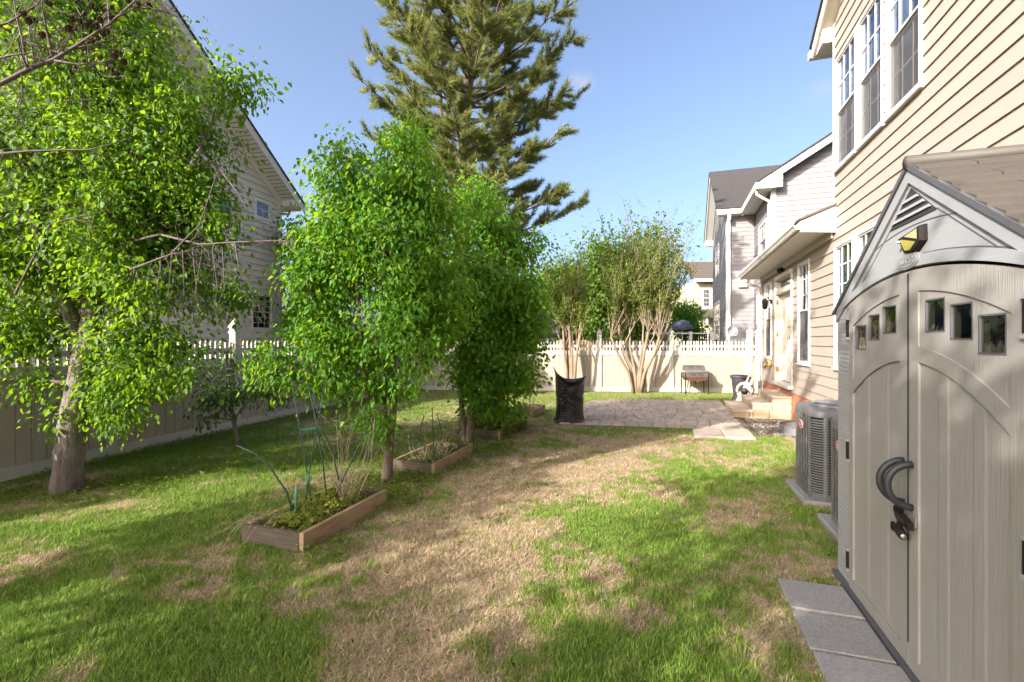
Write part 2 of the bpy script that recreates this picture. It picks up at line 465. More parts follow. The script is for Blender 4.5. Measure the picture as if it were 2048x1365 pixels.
# value noise on the ground plan
_g = rng.random((256, 256))
def vnoise(x, y, s):
    x = np.asarray(x) / s + 100.3; y = np.asarray(y) / s + 57.7
    i = np.floor(x).astype(int); j = np.floor(y).astype(int)
    fx = x - i; fy = y - j
    fx = fx * fx * (3 - 2 * fx); fy = fy * fy * (3 - 2 * fy)
    g = lambda a, b: _g[a % 256, b % 256]
    return (g(i, j) * (1 - fx) + g(i + 1, j) * fx) * (1 - fy) + (g(i, j + 1) * (1 - fx) + g(i + 1, j + 1) * fx) * fy
def fnoise(x, y, s):
    return 0.5 * vnoise(x, y, s) + 0.3 * vnoise(x, y, s * 0.45) + 0.2 * vnoise(x, y, s * 0.2)
# ------------------------------------------------------------------ where things stand (house frame: L, u)
WALL_L = 2.40
SHED = dict(L0=1.115, L1=2.20, u0=1.73, u1=3.80, uc=2.765)
BEDS = []                      # (L0, L1, u0, u1) filled from the near right corner of each bed
def LU(P):
    return (P.x * 0.9504 - P.y * 0.311, P.x * 0.311 + P.y * 0.9504)
for (px, py, ln) in ((607, 1106, 1.12), (869, 953, 1.15), (1000, 880, 1.10), (1063, 838, 1.15)):
    l, u = LU(ground(px, py)); BEDS.append((l - 0.60, l, u, u + ln))
SLABS = [(0.70, 1.075, u, u + 0.365) for u in (1.25, 1.64, 2.03, 2.42, 2.81, 3.20)]
PAT_O = ground(1118, 850)
PAT_Q = Vector((0.985, -0.171, 0)); PAT_D = Vector((0.311, 0.9504, 0))
STEPS_U = (10.9, 12.5)
AC_POS = ((1.35, 2.10, 5.36, 6.11 - 0.03), (1.37, 2.12, 4.20, 4.95))
FENCE_X = -6.907               # side fence line in frame FF
BF_A = math.atan2(-0.0884, 1.0)
BF = Matrix.Translation((0.869, 15.29, 0)) @ Matrix.Rotation(BF_A, 4, 'Z')   # back fence: x along, -y towards us

def patio_ab(x, y):
    x = x - PAT_O.x; y = y - PAT_O.y
    det = PAT_Q.x * PAT_D.y - PAT_Q.y * PAT_D.x
    return (x * PAT_D.y - y * PAT_D.x) / det, (PAT_Q.x * y - PAT_Q.y * x) / det
PAT_W, PAT_DEP = 3.35, 4.05

DRY_C = [(1.6, 7.2, 1.5), (0.4, 6.6, 1.2), (-0.15, 5.5, 1.15), (0.25, 4.8, 0.95), (-0.45, 4.1, 0.85), (-0.55, 3.4, 0.75),
         (-0.75, 2.6, 0.65), (-0.2, 2.25, 0.45), (0.1, 3.2, 0.5), (2.4, 7.8, 0.8), (-2.3, 3.2, 0.5), (-3.6, 3.4, 0.45),
         (-1.6, 2.8, 0.35), (2.1, 4.6, 0.35), (2.2, 3.4, 0.3), (0.8, 2.9, 0.35), (1.6, 2.7, 0.3), (-0.3, 8.6, 0.9), (-1.0, 9.8, 0.8)]
GRN_C = [(0.85, 4.35, 0.8), (0.85, 4.3, 0.5), (1.3, 3.6, 0.6), (0.45, 3.6, 0.35), (0.7, 2.6, 0.5), (0.5, 2.15, 0.6), (-2.6, 2.5, 0.9), (-3.2, 4.4, 0.9),
         (-1.5, 2.2, 0.5), (-4.2, 3.4, 0.6), (-4.4, 7.2, 1.6), (-2.2, 6.4, 0.9), (1.4, 8.2, 0.5), (3.3, 7.1, 0.8), (2.2, 5.6, 0.7), (-0.02, 3.0, 0.22)]
def dryness(x, y):
    d = np.full(np.shape(x), 0.34)
    for cx, cy_, r in DRY_C: d = d + 0.50 * np.exp(-((x - cx) ** 2 + (y - cy_) ** 2) / (r * r))
    for cx, cy_, r in GRN_C: d = d - 0.50 * np.exp(-((x - cx) ** 2 + (y - cy_) ** 2) / (r * r))
    d = 0.36 + 0.62 * (d - 0.36)
    d = d + 0.9 * (fnoise(x, y, 0.9) - 0.5) + 1.3 * (fnoise(x + 31, y + 7, 0.33) - 0.5) + 0.8 * (vnoise(x + 13, y + 3, 0.08) - 0.5)
    d = np.clip(d, 0.14, 0.88)
    far = np.clip((y - 11.5) / 1.5, 0, 1)
    return d * (1 - far) + far * (0.30 + 0.5 * (fnoise(x, y, 0.6) - 0.4))

STRAW = np.array([[0.53, 0.41, 0.27], [0.45, 0.335, 0.225], [0.64, 0.53, 0.36], [0.38, 0.285, 0.195]])
GREEN = np.array([[0.10, 0.21, 0.025], [0.15, 0.28, 0.035], [0.21, 0.33, 0.05], [0.29, 0.37, 0.08]])

def blocked(x, y):
    """true where no grass grows"""
    L = x * 0.9504 - y * 0.311; u = x * 0.311 + y * 0.9504
    b = (L > WALL_L - 0.02)
    for (a0, a1, b0, b1) in BEDS: b |= (L > a0 - 0.01) & (L < a1 + 0.01) & (u > b0 - 0.01) & (u < b1 + 0.01)
    for (a0, a1, b0, b1) in SLABS: b |= (L > a0) & (L < a1 + 0.02) & (u > b0) & (u < b1)
    b |= (L > SHED['L0'] - 0.03) & (u < SHED['u1'] + 0.02)
    for (a0, a1, b0, b1) in AC_POS: b |= (L > a0 - 0.12) & (u > b0 - 0.08) & (u < b1 + 0.08)
    b |= (L > 2.0) & (u > 3.7) & (u < 9.0)
    b |= (L > 1.26) & (u > 8.9) & (u < STEPS_U[1] + 0.3)
    pa, pb = patio_ab(x, y)
    b |= (pa > -0.02) & (pa < PAT_W) & (pb > -0.02) & (pb < PAT_DEP) & ~((pa < 0.9) & (pb > PAT_DEP - 0.9) & ((0.9 - pa) ** 2 + (pb - PAT_DEP + 0.9) ** 2 > 0.81))
    b |= (pa > 2.42) & (pa < 3.38) & (pb > -0.86) & (pb < 0)
    f = x * 0.9752 - y * 0.2214
    b |= f < FENCE_X + 0.03
    yb = 15.29 - 0.0884 * (x - 0.869)
    b |= y > yb - 0.05
    return b

# ------------------------------------------------------------------ ground
g = MB(); g.box(-220, 220, -60, 420, -0.5, -0.05)
tag(g.build('ground', 'terrain'), kind='structure')
xs = np.arange(-9, 9.01, 0.09); ys = np.arange(-5, 16.6, 0.09)
X, Y = np.meshgrid(xs, ys)
Z = -0.012 + 0.02 * (fnoise(X, Y, 0.9) - 0.5) * 0.8
d = np.clip(dryness(X, Y), 0, 1)[..., None]
t = fnoise(X + 9, Y, 0.15)[..., None]
c = (np.array([0.13, 0.16, 0.045]) * (1 - d) + np.array([0.30, 0.225, 0.155]) * d) * (0.6 + 0.7 * t)
nx, ny = len(xs), len(ys)
ii = (np.arange(ny - 1)[:, None] * nx + np.arange(nx - 1)[None, :]).ravel()
lp = np.stack([ii, ii + 1, ii + 1 + nx, ii + nx], 1).ravel()
tag(mesh_np('lawn', np.stack([X, Y, Z], -1).reshape(-1, 3), np.full(len(ii), 4), lp, 'lawn', None, {'hue': c.reshape(-1, 3)}, True), kind='structure')

def grass_patch(n, y0, y1, tall, wid, bent):
    """positions in the yard, density even over the plan"""
    y = rng.uniform(y0, y1, n)
    x = rng.uniform(-1.0, 1.0, n) * (1.16 * y + 0.8)
    k = (x > -8.2) & (x < 7.5) & ~blocked(x, y)
    x, y = x[k], y[k]
    # dry thatch is thin in places, green tufts grow dense
    d = dryness(x, y) + rng.normal(0, 0.17, len(x))
    keep = rng.random(len(x)) < np.where(d > 0.55, 0.80, 1.0) * (0.65 + 0.7 * fnoise(x, y, 0.12))
    x, y, d = x[keep], y[keep], d[keep]
    n = len(x)
    dry = d > 0.52
    a = rng.uniform(0, 2 * np.pi, n)
    h = np.where(dry, rng.uniform(0.5, 1.0, n), rng.uniform(0.55, 1.35, n)) * tall * (0.35 + 1.4 * fnoise(x + 50, y, 0.28))
    lean = np.where(dry, rng.uniform(0.4, 2.2, n), rng.uniform(0.1, 1.0, n)) * h
    w = wid * rng.uniform(0.6, 1.3, n)
    ca, sa = np.cos(a), np.sin(a)
    b = a + np.pi / 2 + rng.normal(0, 0.5, n)
    cb, sb = np.cos(b) * w * 0.5, np.sin(b) * w * 0.5
    z = np.full(n, -0.015)
    pick = rng.integers(0, 4, n)
    col = np.where(dry[:, None], STRAW[pick], GREEN[pick]) * rng.uniform(0.6, 1.3, (n, 1))
    mid = (~dry) & (d > 0.36)
    col = np.where(mid[:, None], col * 0.72 + np.array([0.42, 0.33, 0.10]) * 0.28, col)
    if bent:
        v = np.empty((n, 5, 3))
        v[:, 0] = np.stack([x - cb, y - sb, z], 1); v[:, 1] = np.stack([x + cb, y + sb, z], 1)
        m = 0.35
        v[:, 2] = np.stack([x + ca * lean * m - cb * .8, y + sa * lean * m - sb * .8, z + h * 0.62], 1)
        v[:, 3] = np.stack([x + ca * lean * m + cb * .8, y + sa * lean * m + sb * .8, z + h * 0.62], 1)
        v[:, 4] = np.stack([x + ca * lean, y + sa * lean, z + h], 1)
        k = np.array([0, 1, 3, 2, 2, 3, 4]); sz = np.tile([4, 3], n); s = 5
    else:
        v = np.empty((n, 3, 3))
        v[:, 0] = np.stack([x - cb, y - sb, z], 1); v[:, 1] = np.stack([x + cb, y + sb, z], 1)
        v[:, 2] = np.stack([x + ca * lean, y + sa * lean, z + h], 1)
        k = np.array([0, 1, 2]); sz = np.full(n, 3); s = 3
    lp = ((np.arange(n) * s)[:, None] + k).ravel()
    return v.reshape(-1, 3), sz, lp, np.repeat(col, s, 0)

parts, off = [], 0
for args in ((560000, 1.4, 4.2, 0.034, 0.0034, True), (520000, 4.2, 8.0, 0.034, 0.0055, False), (420000, 8.0, 15.6, 0.034, 0.010, False)):
    v, sz, lp, cc = grass_patch(*args)
    parts.append((v, sz, lp + off, cc)); off += len(v)
o = mesh_np('grass', np.concatenate([p[0] for p in parts]), np.concatenate([p[1] for p in parts]),
            np.concatenate([p[2] for p in parts]), 'grass', None, {'hue': np.concatenate([p[3] for p in parts])})
tag(o, 'short lawn of green grass mottled with straw coloured dead patches', 'grass', kind='stuff')

# ------------------------------------------------------------------ walls with lapped siding
def wall_map(frame, axis, plane, out):
    """W(s, z, o): s along the wall, o outwards. axis 'y' = wall runs along y at x = plane"""
    if axis == 'y': return lambda s, z, o: (plane + out * o, s, z)
    return lambda s, z, o: (s, plane + out * o, z)

def siding(parent, frame, W, s0, s1, z0, z1, e, holes, mat, lim=None, name='siding_board', lap=0.016, joints=False):
    """one object per clapboard piece, cut round the openings; lim(z) -> (s0, s1) under a rake"""
    z = z0
    while z < z1 - 1e-6:
        za, zb = z, min(z + e, z1)
        a0, a1 = (s0, s1) if lim is None else lim(za)
        b0, b1 = (s0, s1) if lim is None else lim(zb)
        a0, b0 = max(a0, s0), max(b0, s0); a1, b1 = min(a1, s1), min(b1, s1)
        z = zb
        if a1 - a0 < 0.03: continue
        if b1 <= b0: b0 = b1 = (b0 + b1) / 2
        cuts = [h for h in holes if h[2] < zb - 1e-4 and h[3] > za + 1e-4 and h[1] > min(a0, b0) and h[0] < max(a1, b1)]
        bps = sorted({a0, a1} | {q for h in cuts for q in (h[0], h[1]) if a0 < q < a1})
        if joints:
            jz = a0 + random.uniform(.4, 3.6)
            while jz < a1 - .3:
                if all(abs(jz - q) > .12 for q in bps): bps.append(jz)
                jz += 3.66
            bps.sort()
        for p, q in zip(bps[:-1], bps[1:]):
            if q - p < 0.004: continue
            if joints and q < a1 - 1e-6: q -= 0.003
            mid = (p + q) / 2
            rem = [(za, zb)]
            for h in cuts:
                if h[0] < mid < h[1]:
                    nr = []
                    for (m0, m1) in rem:
                        if h[2] > m0: nr.append((m0, min(m1, h[2])))
                        if h[3] < m1: nr.append((max(m0, h[3]), m1))
                    rem = [t for t in nr if t[1] - t[0] > 0.004]
            for (m0, m1) in rem:
                f0, f1 = (m0 - za) / e, (m1 - za) / e
                o0, o1 = lap * (1 - f0) + 0.004, lap * (1 - f1) + 0.004
                pa, qa, pb, qb = p, q, p, q
                if abs(p - a0) < 1e-6: pa, pb = a0 + (b0 - a0) * f0, a0 + (b0 - a0) * f1
                if abs(q - a1) < 1e-6: qa, qb = a1 + (b1 - a1) * f0, a1 + (b1 - a1) * f1
                mb = MB(frame)
                mb.hexa([W(pa, m0, -0.01), W(qa, m0, -0.01), W(qb, m1, -0.01), W(pb, m1, -0.01),
                         W(pa, m0, o0), W(qa, m0, o0), W(qb, m1, o1), W(pb, m1, o1)])
                mb.build(name, mat, parent)

def wbox(mb, W, s0, s1, z0, z1, o0, o1, mat=None):
    return mb.hexa([W(s0, z0, o0), W(s1, z0, o0), W(s1, z1, o0), W(s0, z1, o0), W(s0, z0, o1), W(s1, z0, o1), W(s1, z1, o1), W(s0, z1, o1)], mat)

def window(parent, frame, W, s0, s1, z0, z1, nv=2, nh=1, meet=None, low_screen=True, curtain=True, fw=0.038, trim='white_trim', grid_low=True, sill=True, depth=0.3):
    """window > sash rails, panes, muntins, curtains; s grows along the wall"""
    mb = MB(frame)
    for (a, b, c, d) in ((s0, s1, z1 - fw, z1), (s0, s1, z0, z0 + fw), (s0, s0 + fw, z0 + fw, z1 - fw), (s1 - fw, s1, z0 + fw, z1 - fw)):
        wbox(mb, W, a, b, c, d, -0.06, 0.034)
    w = mb.build('window', trim, parent)
    a, b, c, d = s0 + fw, s1 - fw, z0 + fw, z1 - fw
    m = (c + d) / 2 if meet is None else meet
    spans = [(c, d, True)] if meet is False else [(m, d, True), (c, m, False)]
    for (e, f, up) in spans:
        o = 0.006 if up else -0.018
        r = 0.022
        mb = MB(frame)
        for (p, q, g, h) in ((a, b, f - r, f), (a, b, e, e + r), (a, a + r, e + r, f - r), (b - r, b, e + r, f - r)):
            wbox(mb, W, p, q, g, h, o - 0.03, o + 0.012)
        mb.build('sash', trim, w)
        mb = MB(frame); wbox(mb, W, a + r, b - r, e + r, f - r, o - 0.012, o - 0.006)
        mb.build('pane', 'glass', w)
        if up or grid_low:
            mb = MB(frame)
            for k in range(nv):
                x = a + (b - a) * (k + 1) / (nv + 1)
                wbox(mb, W, x - 0.008, x + 0.008, e + r, f - r, o - 0.004, o + 0.004 if up else o - 0.001)
            for k in range(nh):
                y = e + (f - e) * (k + 1) / (nh + 1)
                wbox(mb, W, a + r, b - r, y - 0.008, y + 0.008, o - 0.003, o + 0.005 if up else o)
            mb.build('muntin', trim, w)
        if not up and low_screen:
            mb = MB(frame); wbox(mb, W, a + 0.004, b - 0.004, e + 0.004, f - 0.004, o + 0.018, o + 0.020)
            mb.build('insect_screen', 'screen_mesh', w)
    if sill:
        mb = MB(frame); wbox(mb, W, s0 - 0.02, s1 + 0.02, z0 - 0.035, z0 - 0.002, -0.02, 0.055)
        mb.build('sill', trim, w)
    mb = MB(frame); wbox(mb, W, s0 - 0.02, s1 + 0.02, z0 - 0.02, z1 + 0.02, -depth - 0.02, -depth)
    mb.build('room_wall', 'interior', w)
    if curtain:
        for side in ((a - 0.02, a + (b - a) * 0.30), (b - (b - a) * 0.26, b + 0.02)):
            mb = MB(frame); n = 14; vs = []
            for k in range(n + 1):
                x = side[0] + (side[1] - side[0]) * k / n
                oo = -0.13 + 0.018 * math.sin(k * 1.9) + 0.006 * math.sin(k * 4.1)
                vs += [W(x, c, oo), W(x, d, oo)]
            mb.add(vs, [(2 * k, 2 * k + 2, 2 * k + 3, 2 * k + 1) for k in range(n)], None, True)
            mb.build('curtain', 'curtain', w)
    return w

# fly screen: half see-through mesh
m, n_, l_, b_ = nodes('screen_mesh')
setp(b_, rough=0.9)
b_.inputs['Base Color'].default_value = (0.07, 0.068, 0.07, 1)
tr_ = n_.new('ShaderNodeBsdfTransparent'); ms_ = n_.new('ShaderNodeMixShader'); ms_.inputs[0].default_value = 0.62
l_.new(b_.outputs[0], ms_.inputs[1]); l_.new(tr_.outputs[0], ms_.inputs[2]); l_.new(ms_.outputs[0], n_['Material Output'].inputs['Surface'])
M['screen_mesh'] = m

# ================================================================== the house on the right
U0, UC, UE = -4.0, 8.30, 14.10         # near end, main block's far corner, lean-to's far corner
house = thing('house', 'cream clapboard house with three upstairs windows and a lean-to over the back door', 'house', HF @ Vector((WALL_L, 8.0, 0)), PHI)
WH = wall_map(HF, 'y', WALL_L, -1)
ups = [(uwall(716.5 + 1000, WALL_L), uwall(1674.7, WALL_L)), (uwall(1771, WALL_L), uwall(1720.8, WALL_L)), (uwall(1849, WALL_L), uwall(1778, WALL_L))]
wins = []
for a, b in ups: wins.append((a, b, 4.13, 5.76, 1))
lows = [(uwall(1711, WALL_L), uwall(1672.5, WALL_L)), (uwall(1765, WALL_L), uwall(1717, WALL_L))]
for a, b in lows: wins.append((a, b, 1.21, 3.02, 2))
wins.append((uwall(1621.5, WALL_L), uwall(1598.5, WALL_L), 1.19, 3.06, 2))
wins.append((uwall(1544.6, WALL_L), uwall(1531.7, WALL_L), 1.19, 3.04, 2))
DU0, DU1, DZ0, DZ1 = uwall(1587, WALL_L), uwall(1552, WALL_L), 0.70, 3.07
holes = [(a, b, c, d) for a, b, c, d, _ in wins] + [(DU0, DU1, DZ0, DZ1)]
EAVE_H, PEAK_U, SLOPE = 6.35, 1.0, 0.58
def rake(z):
    return (PEAK_U - (UC - PEAK_U) + max(0, (z - EAVE_H)) / SLOPE, UC - max(0, (z - EAVE_H)) / SLOPE)
siding(house, HF, WH, U0, UE, 0.56, 3.28, 0.16, holes, 'cream_siding', joints=True)
siding(house, HF, WH, U0, UC, 3.28, 9.2, 0.16, holes, 'cream_siding', rake, joints=True)
for a, b, c, d, nh in wins:
    window(house, HF, WH, a, b, c, d, 2, nh, meet=(c + d) / 2 if nh == 1 else c + (d - c) * 0.515, grid_low=(nh == 1))
# structure behind the boards
core = MB(HF)
core.box(WALL_L + 0.34, WALL_L + 8, U0, UC - 0.02, 0, EAVE_H)
core.box(WALL_L + 0.34, WALL_L + 4, UC - 0.02, UE - 0.02, 0, 3.3)
core.add([(WALL_L + 0.34, -6.2, EAVE_H), (WALL_L + 0.34, UC, EAVE_H), (WALL_L + 0.34, PEAK_U, EAVE_H + SLOPE * (UC - PEAK_U)),
          (WALL_L + 8, -6.2, EAVE_H), (WALL_L + 8, UC, EAVE_H), (WALL_L + 8, PEAK_U, EAVE_H + SLOPE * (UC - PEAK_U))],
         [(0, 1, 2), (5, 4, 3), (0, 3, 4, 1), (1, 4, 5, 2), (2, 5, 3, 0)])
core.build('inner_wall', 'interior', house)
for (uu, za, zb) in ((UC, 3.5, EAVE_H + 0.05), (UE, 0.55, 3.3)):
    mb = MB(HF); mb.box(WALL_L - 0.028, WALL_L + 0.40, uu - 0.005, uu + 0.03, za, zb); mb.build('corner_board', 'cream_trim', house)
    mb = MB(HF); mb.box(WALL_L + 0.41, WALL_L + 6, uu - 0.015, uu + 0.02, za, zb); mb.build('side_wall', 'cream_siding', house)
# main roof: rake board, soffit and shingled slab, overhanging towards the yard
def roof_pt(u, dz=0.0):
    return EAVE_H + SLOPE * (UC - abs(u - PEAK_U) - PEAK_U) + dz
UEV = UC + 0.42
for sgn in (1, -1):
    us = lambda u: PEAK_U + sgn * (u - PEAK_U)
    mb = MB(HF)
    mb.hexa([(WALL_L - 0.20, us(UEV), roof_pt(UEV)), (WALL_L - 0.20, us(PEAK_U), roof_pt(PEAK_U)), (WALL_L - 0.20, us(PEAK_U), roof_pt(PEAK_U, .20)), (WALL_L - 0.20, us(UEV), roof_pt(UEV, .20)),
             (WALL_L - 0.17, us(UEV), roof_pt(UEV)), (WALL_L - 0.17, us(PEAK_U), roof_pt(PEAK_U)), (WALL_L - 0.17, us(PEAK_U), roof_pt(PEAK_U, .20)), (WALL_L - 0.17, us(UEV), roof_pt(UEV, .20))])
    mb.build('rake_board', 'cream_trim', house)
    mb = MB(HF)
    mb.hexa([(WALL_L - 0.165, us(UEV), roof_pt(UEV, .02)), (WALL_L + 8, us(UEV), roof_pt(UEV, .02)), (WALL_L + 8, us(PEAK_U), roof_pt(PEAK_U, .02)), (WALL_L - 0.165, us(PEAK_U), roof_pt(PEAK_U, .02)),
             (WALL_L - 0.165, us(UEV), roof_pt(UEV, .06)), (WALL_L + 8, us(UEV), roof_pt(UEV, .06)), (WALL_L + 8, us(PEAK_U), roof_pt(PEAK_U, .06)), (WALL_L - 0.165, us(PEAK_U), roof_pt(PEAK_U, .06))])
    mb.build('soffit', 'cream_trim', house)
    mb = MB(HF)
    q = UEV + 0.04
    mb.hexa([(WALL_L - 0.23, us(q), roof_pt(q, .205)), (WALL_L + 8, us(q), roof_pt(q, .205)), (WALL_L + 8, us(PEAK_U), roof_pt(PEAK_U, .205)), (WALL_L - 0.23, us(PEAK_U), roof_pt(PEAK_U, .205)),
             (WALL_L - 0.23, us(q), roof_pt(q, .24)), (WALL_L + 8, us(q), roof_pt(q, .24)), (WALL_L + 8, us(PEAK_U), roof_pt(PEAK_U, .24)), (WALL_L - 0.23, us(PEAK_U), roof_pt(PEAK_U, .24))])
    mb.build('roof', 'roof_shingle', house)
mb = MB(HF); mb.hexa([(WALL_L - 0.16, UC + 0.032, EAVE_H - 0.22), (WALL_L + 0.2, UC + 0.032, EAVE_H - 0.22), (WALL_L + 0.2, UEV, EAVE_H - 0.22), (WALL_L - 0.16, UEV, EAVE_H - 0.22),
                      (WALL_L - 0.16, UC + 0.032, EAVE_H + 0.02), (WALL_L + 0.2, UC + 0.032, EAVE_H + 0.02), (WALL_L + 0.2, UEV, EAVE_H - 0.10), (WALL_L - 0.16, UEV, EAVE_H - 0.10)])
mb.build('eave_return', 'white_trim', house)
mb = MB(HF); mb.box(WALL_L - 0.23, WALL_L + 3, UEV + 0.005, UEV + 0.11, EAVE_H - 0.21, EAVE_H - 0.09); mb.build('gutter', 'white_trim', house)

# lean-to roof over the back door
LO, ZE = 0.46, 3.32
N0 = UC - 0.05
mb = MB(HF); mb.box(WALL_L - LO + 0.012, WALL_L - 0.002, N0, UE + 0.25, ZE - 0.045, ZE - 0.02); mb.build('porch_soffit', 'cream_trim', house)
mb = MB(HF); mb.box(WALL_L - 0.048, WALL_L - 0.026, N0 + 0.06, UE, 3.155, ZE - 0.047); mb.build('frieze_board', 'cream_trim', house)
mb = MB(HF); mb.box(WALL_L - LO - 0.02, WALL_L - LO + 0.010, N0, UE + 0.25, ZE - 0.05, ZE + 0.10); mb.build('fascia', 'cream_trim', house)
gt = MB(HF)
prof = [(0.0, 0.11), (0.0, 0.0), (0.055, 0.0), (0.075, 0.035), (0.10, 0.06), (0.10, 0.105), (0.088, 0.105), (0.088, 0.066), (0.063, 0.042), (0.045, 0.012), (0.012, 0.012), (0.012, 0.11)]
gt.prism([(WALL_L - LO - 0.022 - a, ZE - 0.02 + b) for a, b in prof], lambda a, b, o: (a, o, b), N0 - 0.03, UE + 0.27)
gt.build('porch_gutter', 'white_trim', house)
mb = MB(HF)   # boxed end of the lean-to
mb.prism([(WALL_L - LO - 0.02, ZE - 0.06), (WALL_L - 0.001, ZE - 0.10), (WALL_L - 0.001, ZE + 0.31), (WALL_L - LO - 0.02, ZE + 0.10)], lambda a, b, o: (a, o, b), N0 - 0.03, N0 - 0.003)
mb.build('porch_end_board', 'white_trim', house)
mb = MB(HF)
mb.hexa([(WALL_L - LO - 0.05, N0 - 0.06, ZE + 0.105), (WALL_L + 4, N0 - 0.06, ZE + 0.105 + 1.78), (WALL_L + 4, UE + 0.3, ZE + 0.105 + 1.78), (WALL_L - LO - 0.05, UE + 0.3, ZE + 0.105),
         (WALL_L - LO - 0.05, N0 - 0.06, ZE + 0.135), (WALL_L + 4, N0 - 0.06, ZE + 0.135 + 1.78), (WALL_L + 4, UE + 0.3, ZE + 0.135 + 1.78), (WALL_L - LO - 0.05, UE + 0.3, ZE + 0.135)])
mb.build('porch_roof', 'roof_brown', house)
mb = MB(HF)
mb.tube([(WALL_L - LO - 0.07, UE + 0.16, ZE), (WALL_L - LO - 0.06, UE + 0.16, ZE - 0.10), (WALL_L - 0.10, UE + 0.10, ZE - 0.26), (WALL_L - 0.055, UE + 0.09, ZE - 0.34), (WALL_L - 0.055, UE + 0.09, 0.1)], 0.038, 8)
mb.build('downspout', 'white_trim', house)

# door: deep casing, transom, two leaves, storm door standing open against the casing
d_ = MB(HF)
wbox(d_, WH, DU0, DU0 + 0.075, DZ0, DZ1, -0.16, 0.04); wbox(d_, WH, DU1 - 0.075, DU1, DZ0, DZ1, -0.16, 0.04)
wbox(d_, WH, DU0 + 0.075, DU1 - 0.075, DZ1 - 0.09, DZ1, -0.16, 0.045); wbox(d_, WH, DU0 + 0.075, DU1 - 0.075, 2.66, 2.76, -0.16, 0.03)
door = d_.build('door', 'cream_trim', house)
mb = MB(HF); wbox(mb, WH, DU0 - 0.02, DU1 + 0.02, DZ0 - 0.07, DZ0 - 0.002, -0.10, 0.10); mb.build('threshold', 'cream_trim', door)
mb = MB(HF); wbox(mb, WH, DU0 + 0.076, DU1 - 0.076, 2.761, DZ1 - 0.091, -0.10, -0.092); mb.build('transom_pane', 'glass', door)
mb = MB(HF); wbox(mb, WH, DU0 + 0.5, DU0 + 0.53, 2.761, DZ1 - 0.091, -0.089, -0.07); mb.build('transom_bar', 'white_trim', door)
mb = MB(HF); wbox(mb, WH, DU0, DU1, 0.7, 3.05, -0.32, -0.30); mb.build('room_wall', 'interior', door)
def leaf(u0, u1, o, extra):
    mb = MB(HF)
    wbox(mb, WH, u0, u1, DZ0 + 0.01, 2.655, o - 0.045, o)
    for (a, b) in ((0.12, 0.62), (0.74, 1.16), (1.28, 1.84)):       # raised panels
        for k in range(2):
            p = u0 + 0.09 + k * ((u1 - u0 - 0.18) / 2 + 0.0); q = p + (u1 - u0 - 0.18) / 2 - 0.05
            wbox(mb, WH, p + 0.025, q + 0.025, DZ0 + a, DZ0 + b, o, o + 0.010)
    lf = mb.build('door_leaf', 'door_paint', door)
    if extra:
        for zz, rr in ((DZ0 + 0.98, 0.032), (DZ0 + 1.20, 0.024)):
            mb = MB(HF); c = Vector((WALL_L - o, u0 + 0.06, zz))
            mb.tube([c, c + Vector((-0.03, 0, 0))], rr * 0.9, 10); mb.tube([c + Vector((-0.03, 0, 0)), c + Vector((-0.065, 0, 0))], [rr * 0.6, rr], 10)
            mb.build('knob' if rr > 0.03 else 'deadbolt', 'brass', lf)
mid = DU0 + 0.62
leaf(mid + 0.004, DU1 - 0.076, -0.11, True)
leaf(DU0 + 0.076, mid - 0.004, -0.085, False)
for zz in (0.95, 1.75, 2.5):
    mb = MB(HF); wbox(mb, WH, DU1 - 0.095, DU1 - 0.076, DZ0 + zz - 0.75, DZ0 + zz - 0.64, -0.03, 0.012); mb.build('hinge', 'brass', door)
# wall fittings
mb = MB(HF)
uL = uwall(1546, WALL_L); zL = zwall(1546, 608, WALL_L)
mb.tube([(WALL_L - 0.02, uL, zL + 0.05), (WALL_L - 0.05, uL, zL + 0.05)], 0.055, 10)
mb.tube([(WALL_L - 0.05, uL, zL + 0.05), (WALL_L - 0.12, uL, zL + 0.16), (WALL_L - 0.17, uL, zL + 0.12)], 0.012, 6)
mb.lathe([(0.0, 0.13), (0.03, 0.12), (0.075, 0.06), (0.07, 0.055), (0.055, -0.10), (0.03, -0.13), (0.0, -0.15)], (WALL_L - 0.17, uL, zL), 8)
tag(mb.build('wall_lantern', 'black_metal'), 'small black wall lantern beside the back door', 'lantern')
mb = MB(HF)
uL = uwall(1569.5, WALL_L); zL = zwall(1569.5, 539, WALL_L)
mb.tube([(WALL_L - 0.02, uL, zL), (WALL_L - 0.06, uL, zL)], 0.06, 10); mb.lathe([(0.0, 0.05), (0.045, 0.035), (0.055, -0.01), (0.035, -0.05), (0, -0.06)], (WALL_L - 0.10, uL, zL - 0.02), 10)
tag(mb.build('security_camera', 'black_metal'), 'small dark dome camera on the wall above the back door', 'camera')
mb = MB(HF)
uL = uwall(1545, WALL_L); zL = zwall(1545, 727, WALL_L)
mb.tube([(WALL_L - 0.02, uL + 0.06, zL), (WALL_L - 0.10, uL + 0.06, zL)], 0.10, 12, 'terracotta'); mb.tube([(WALL_L - 0.10, uL + 0.04, zL), (WALL_L - 0.16, uL, zL - 0.02), (WALL_L - 0.16, uL, zL - 0.13)], 0.03, 8, 'brass')
tag(mb.build('outdoor_tap', None), 'garden tap with an orange collar on the wall left of the back door', 'tap')
# brick foundation: real bricks
fm = MB(HF); fm.box(WALL_L + 0.012, WALL_L + 0.33, 3.0, UE, 0, 0.55); fm.build('foundation', 'mortar', house)
bm_ = MB(HF)
for r_ in range(7):
    u = 6.2 - (r_ % 2) * 0.1
    while u < UE - 0.21:
        bm_.box(WALL_L + random.uniform(0, 0.003), WALL_L + 0.011, u, u + 0.20, 0.005 + r_ * 0.078, 0.005 + r_ * 0.078 + 0.067); u += 0.21
tag(bm_.build('brick', 'brick', house), kind='stuff')

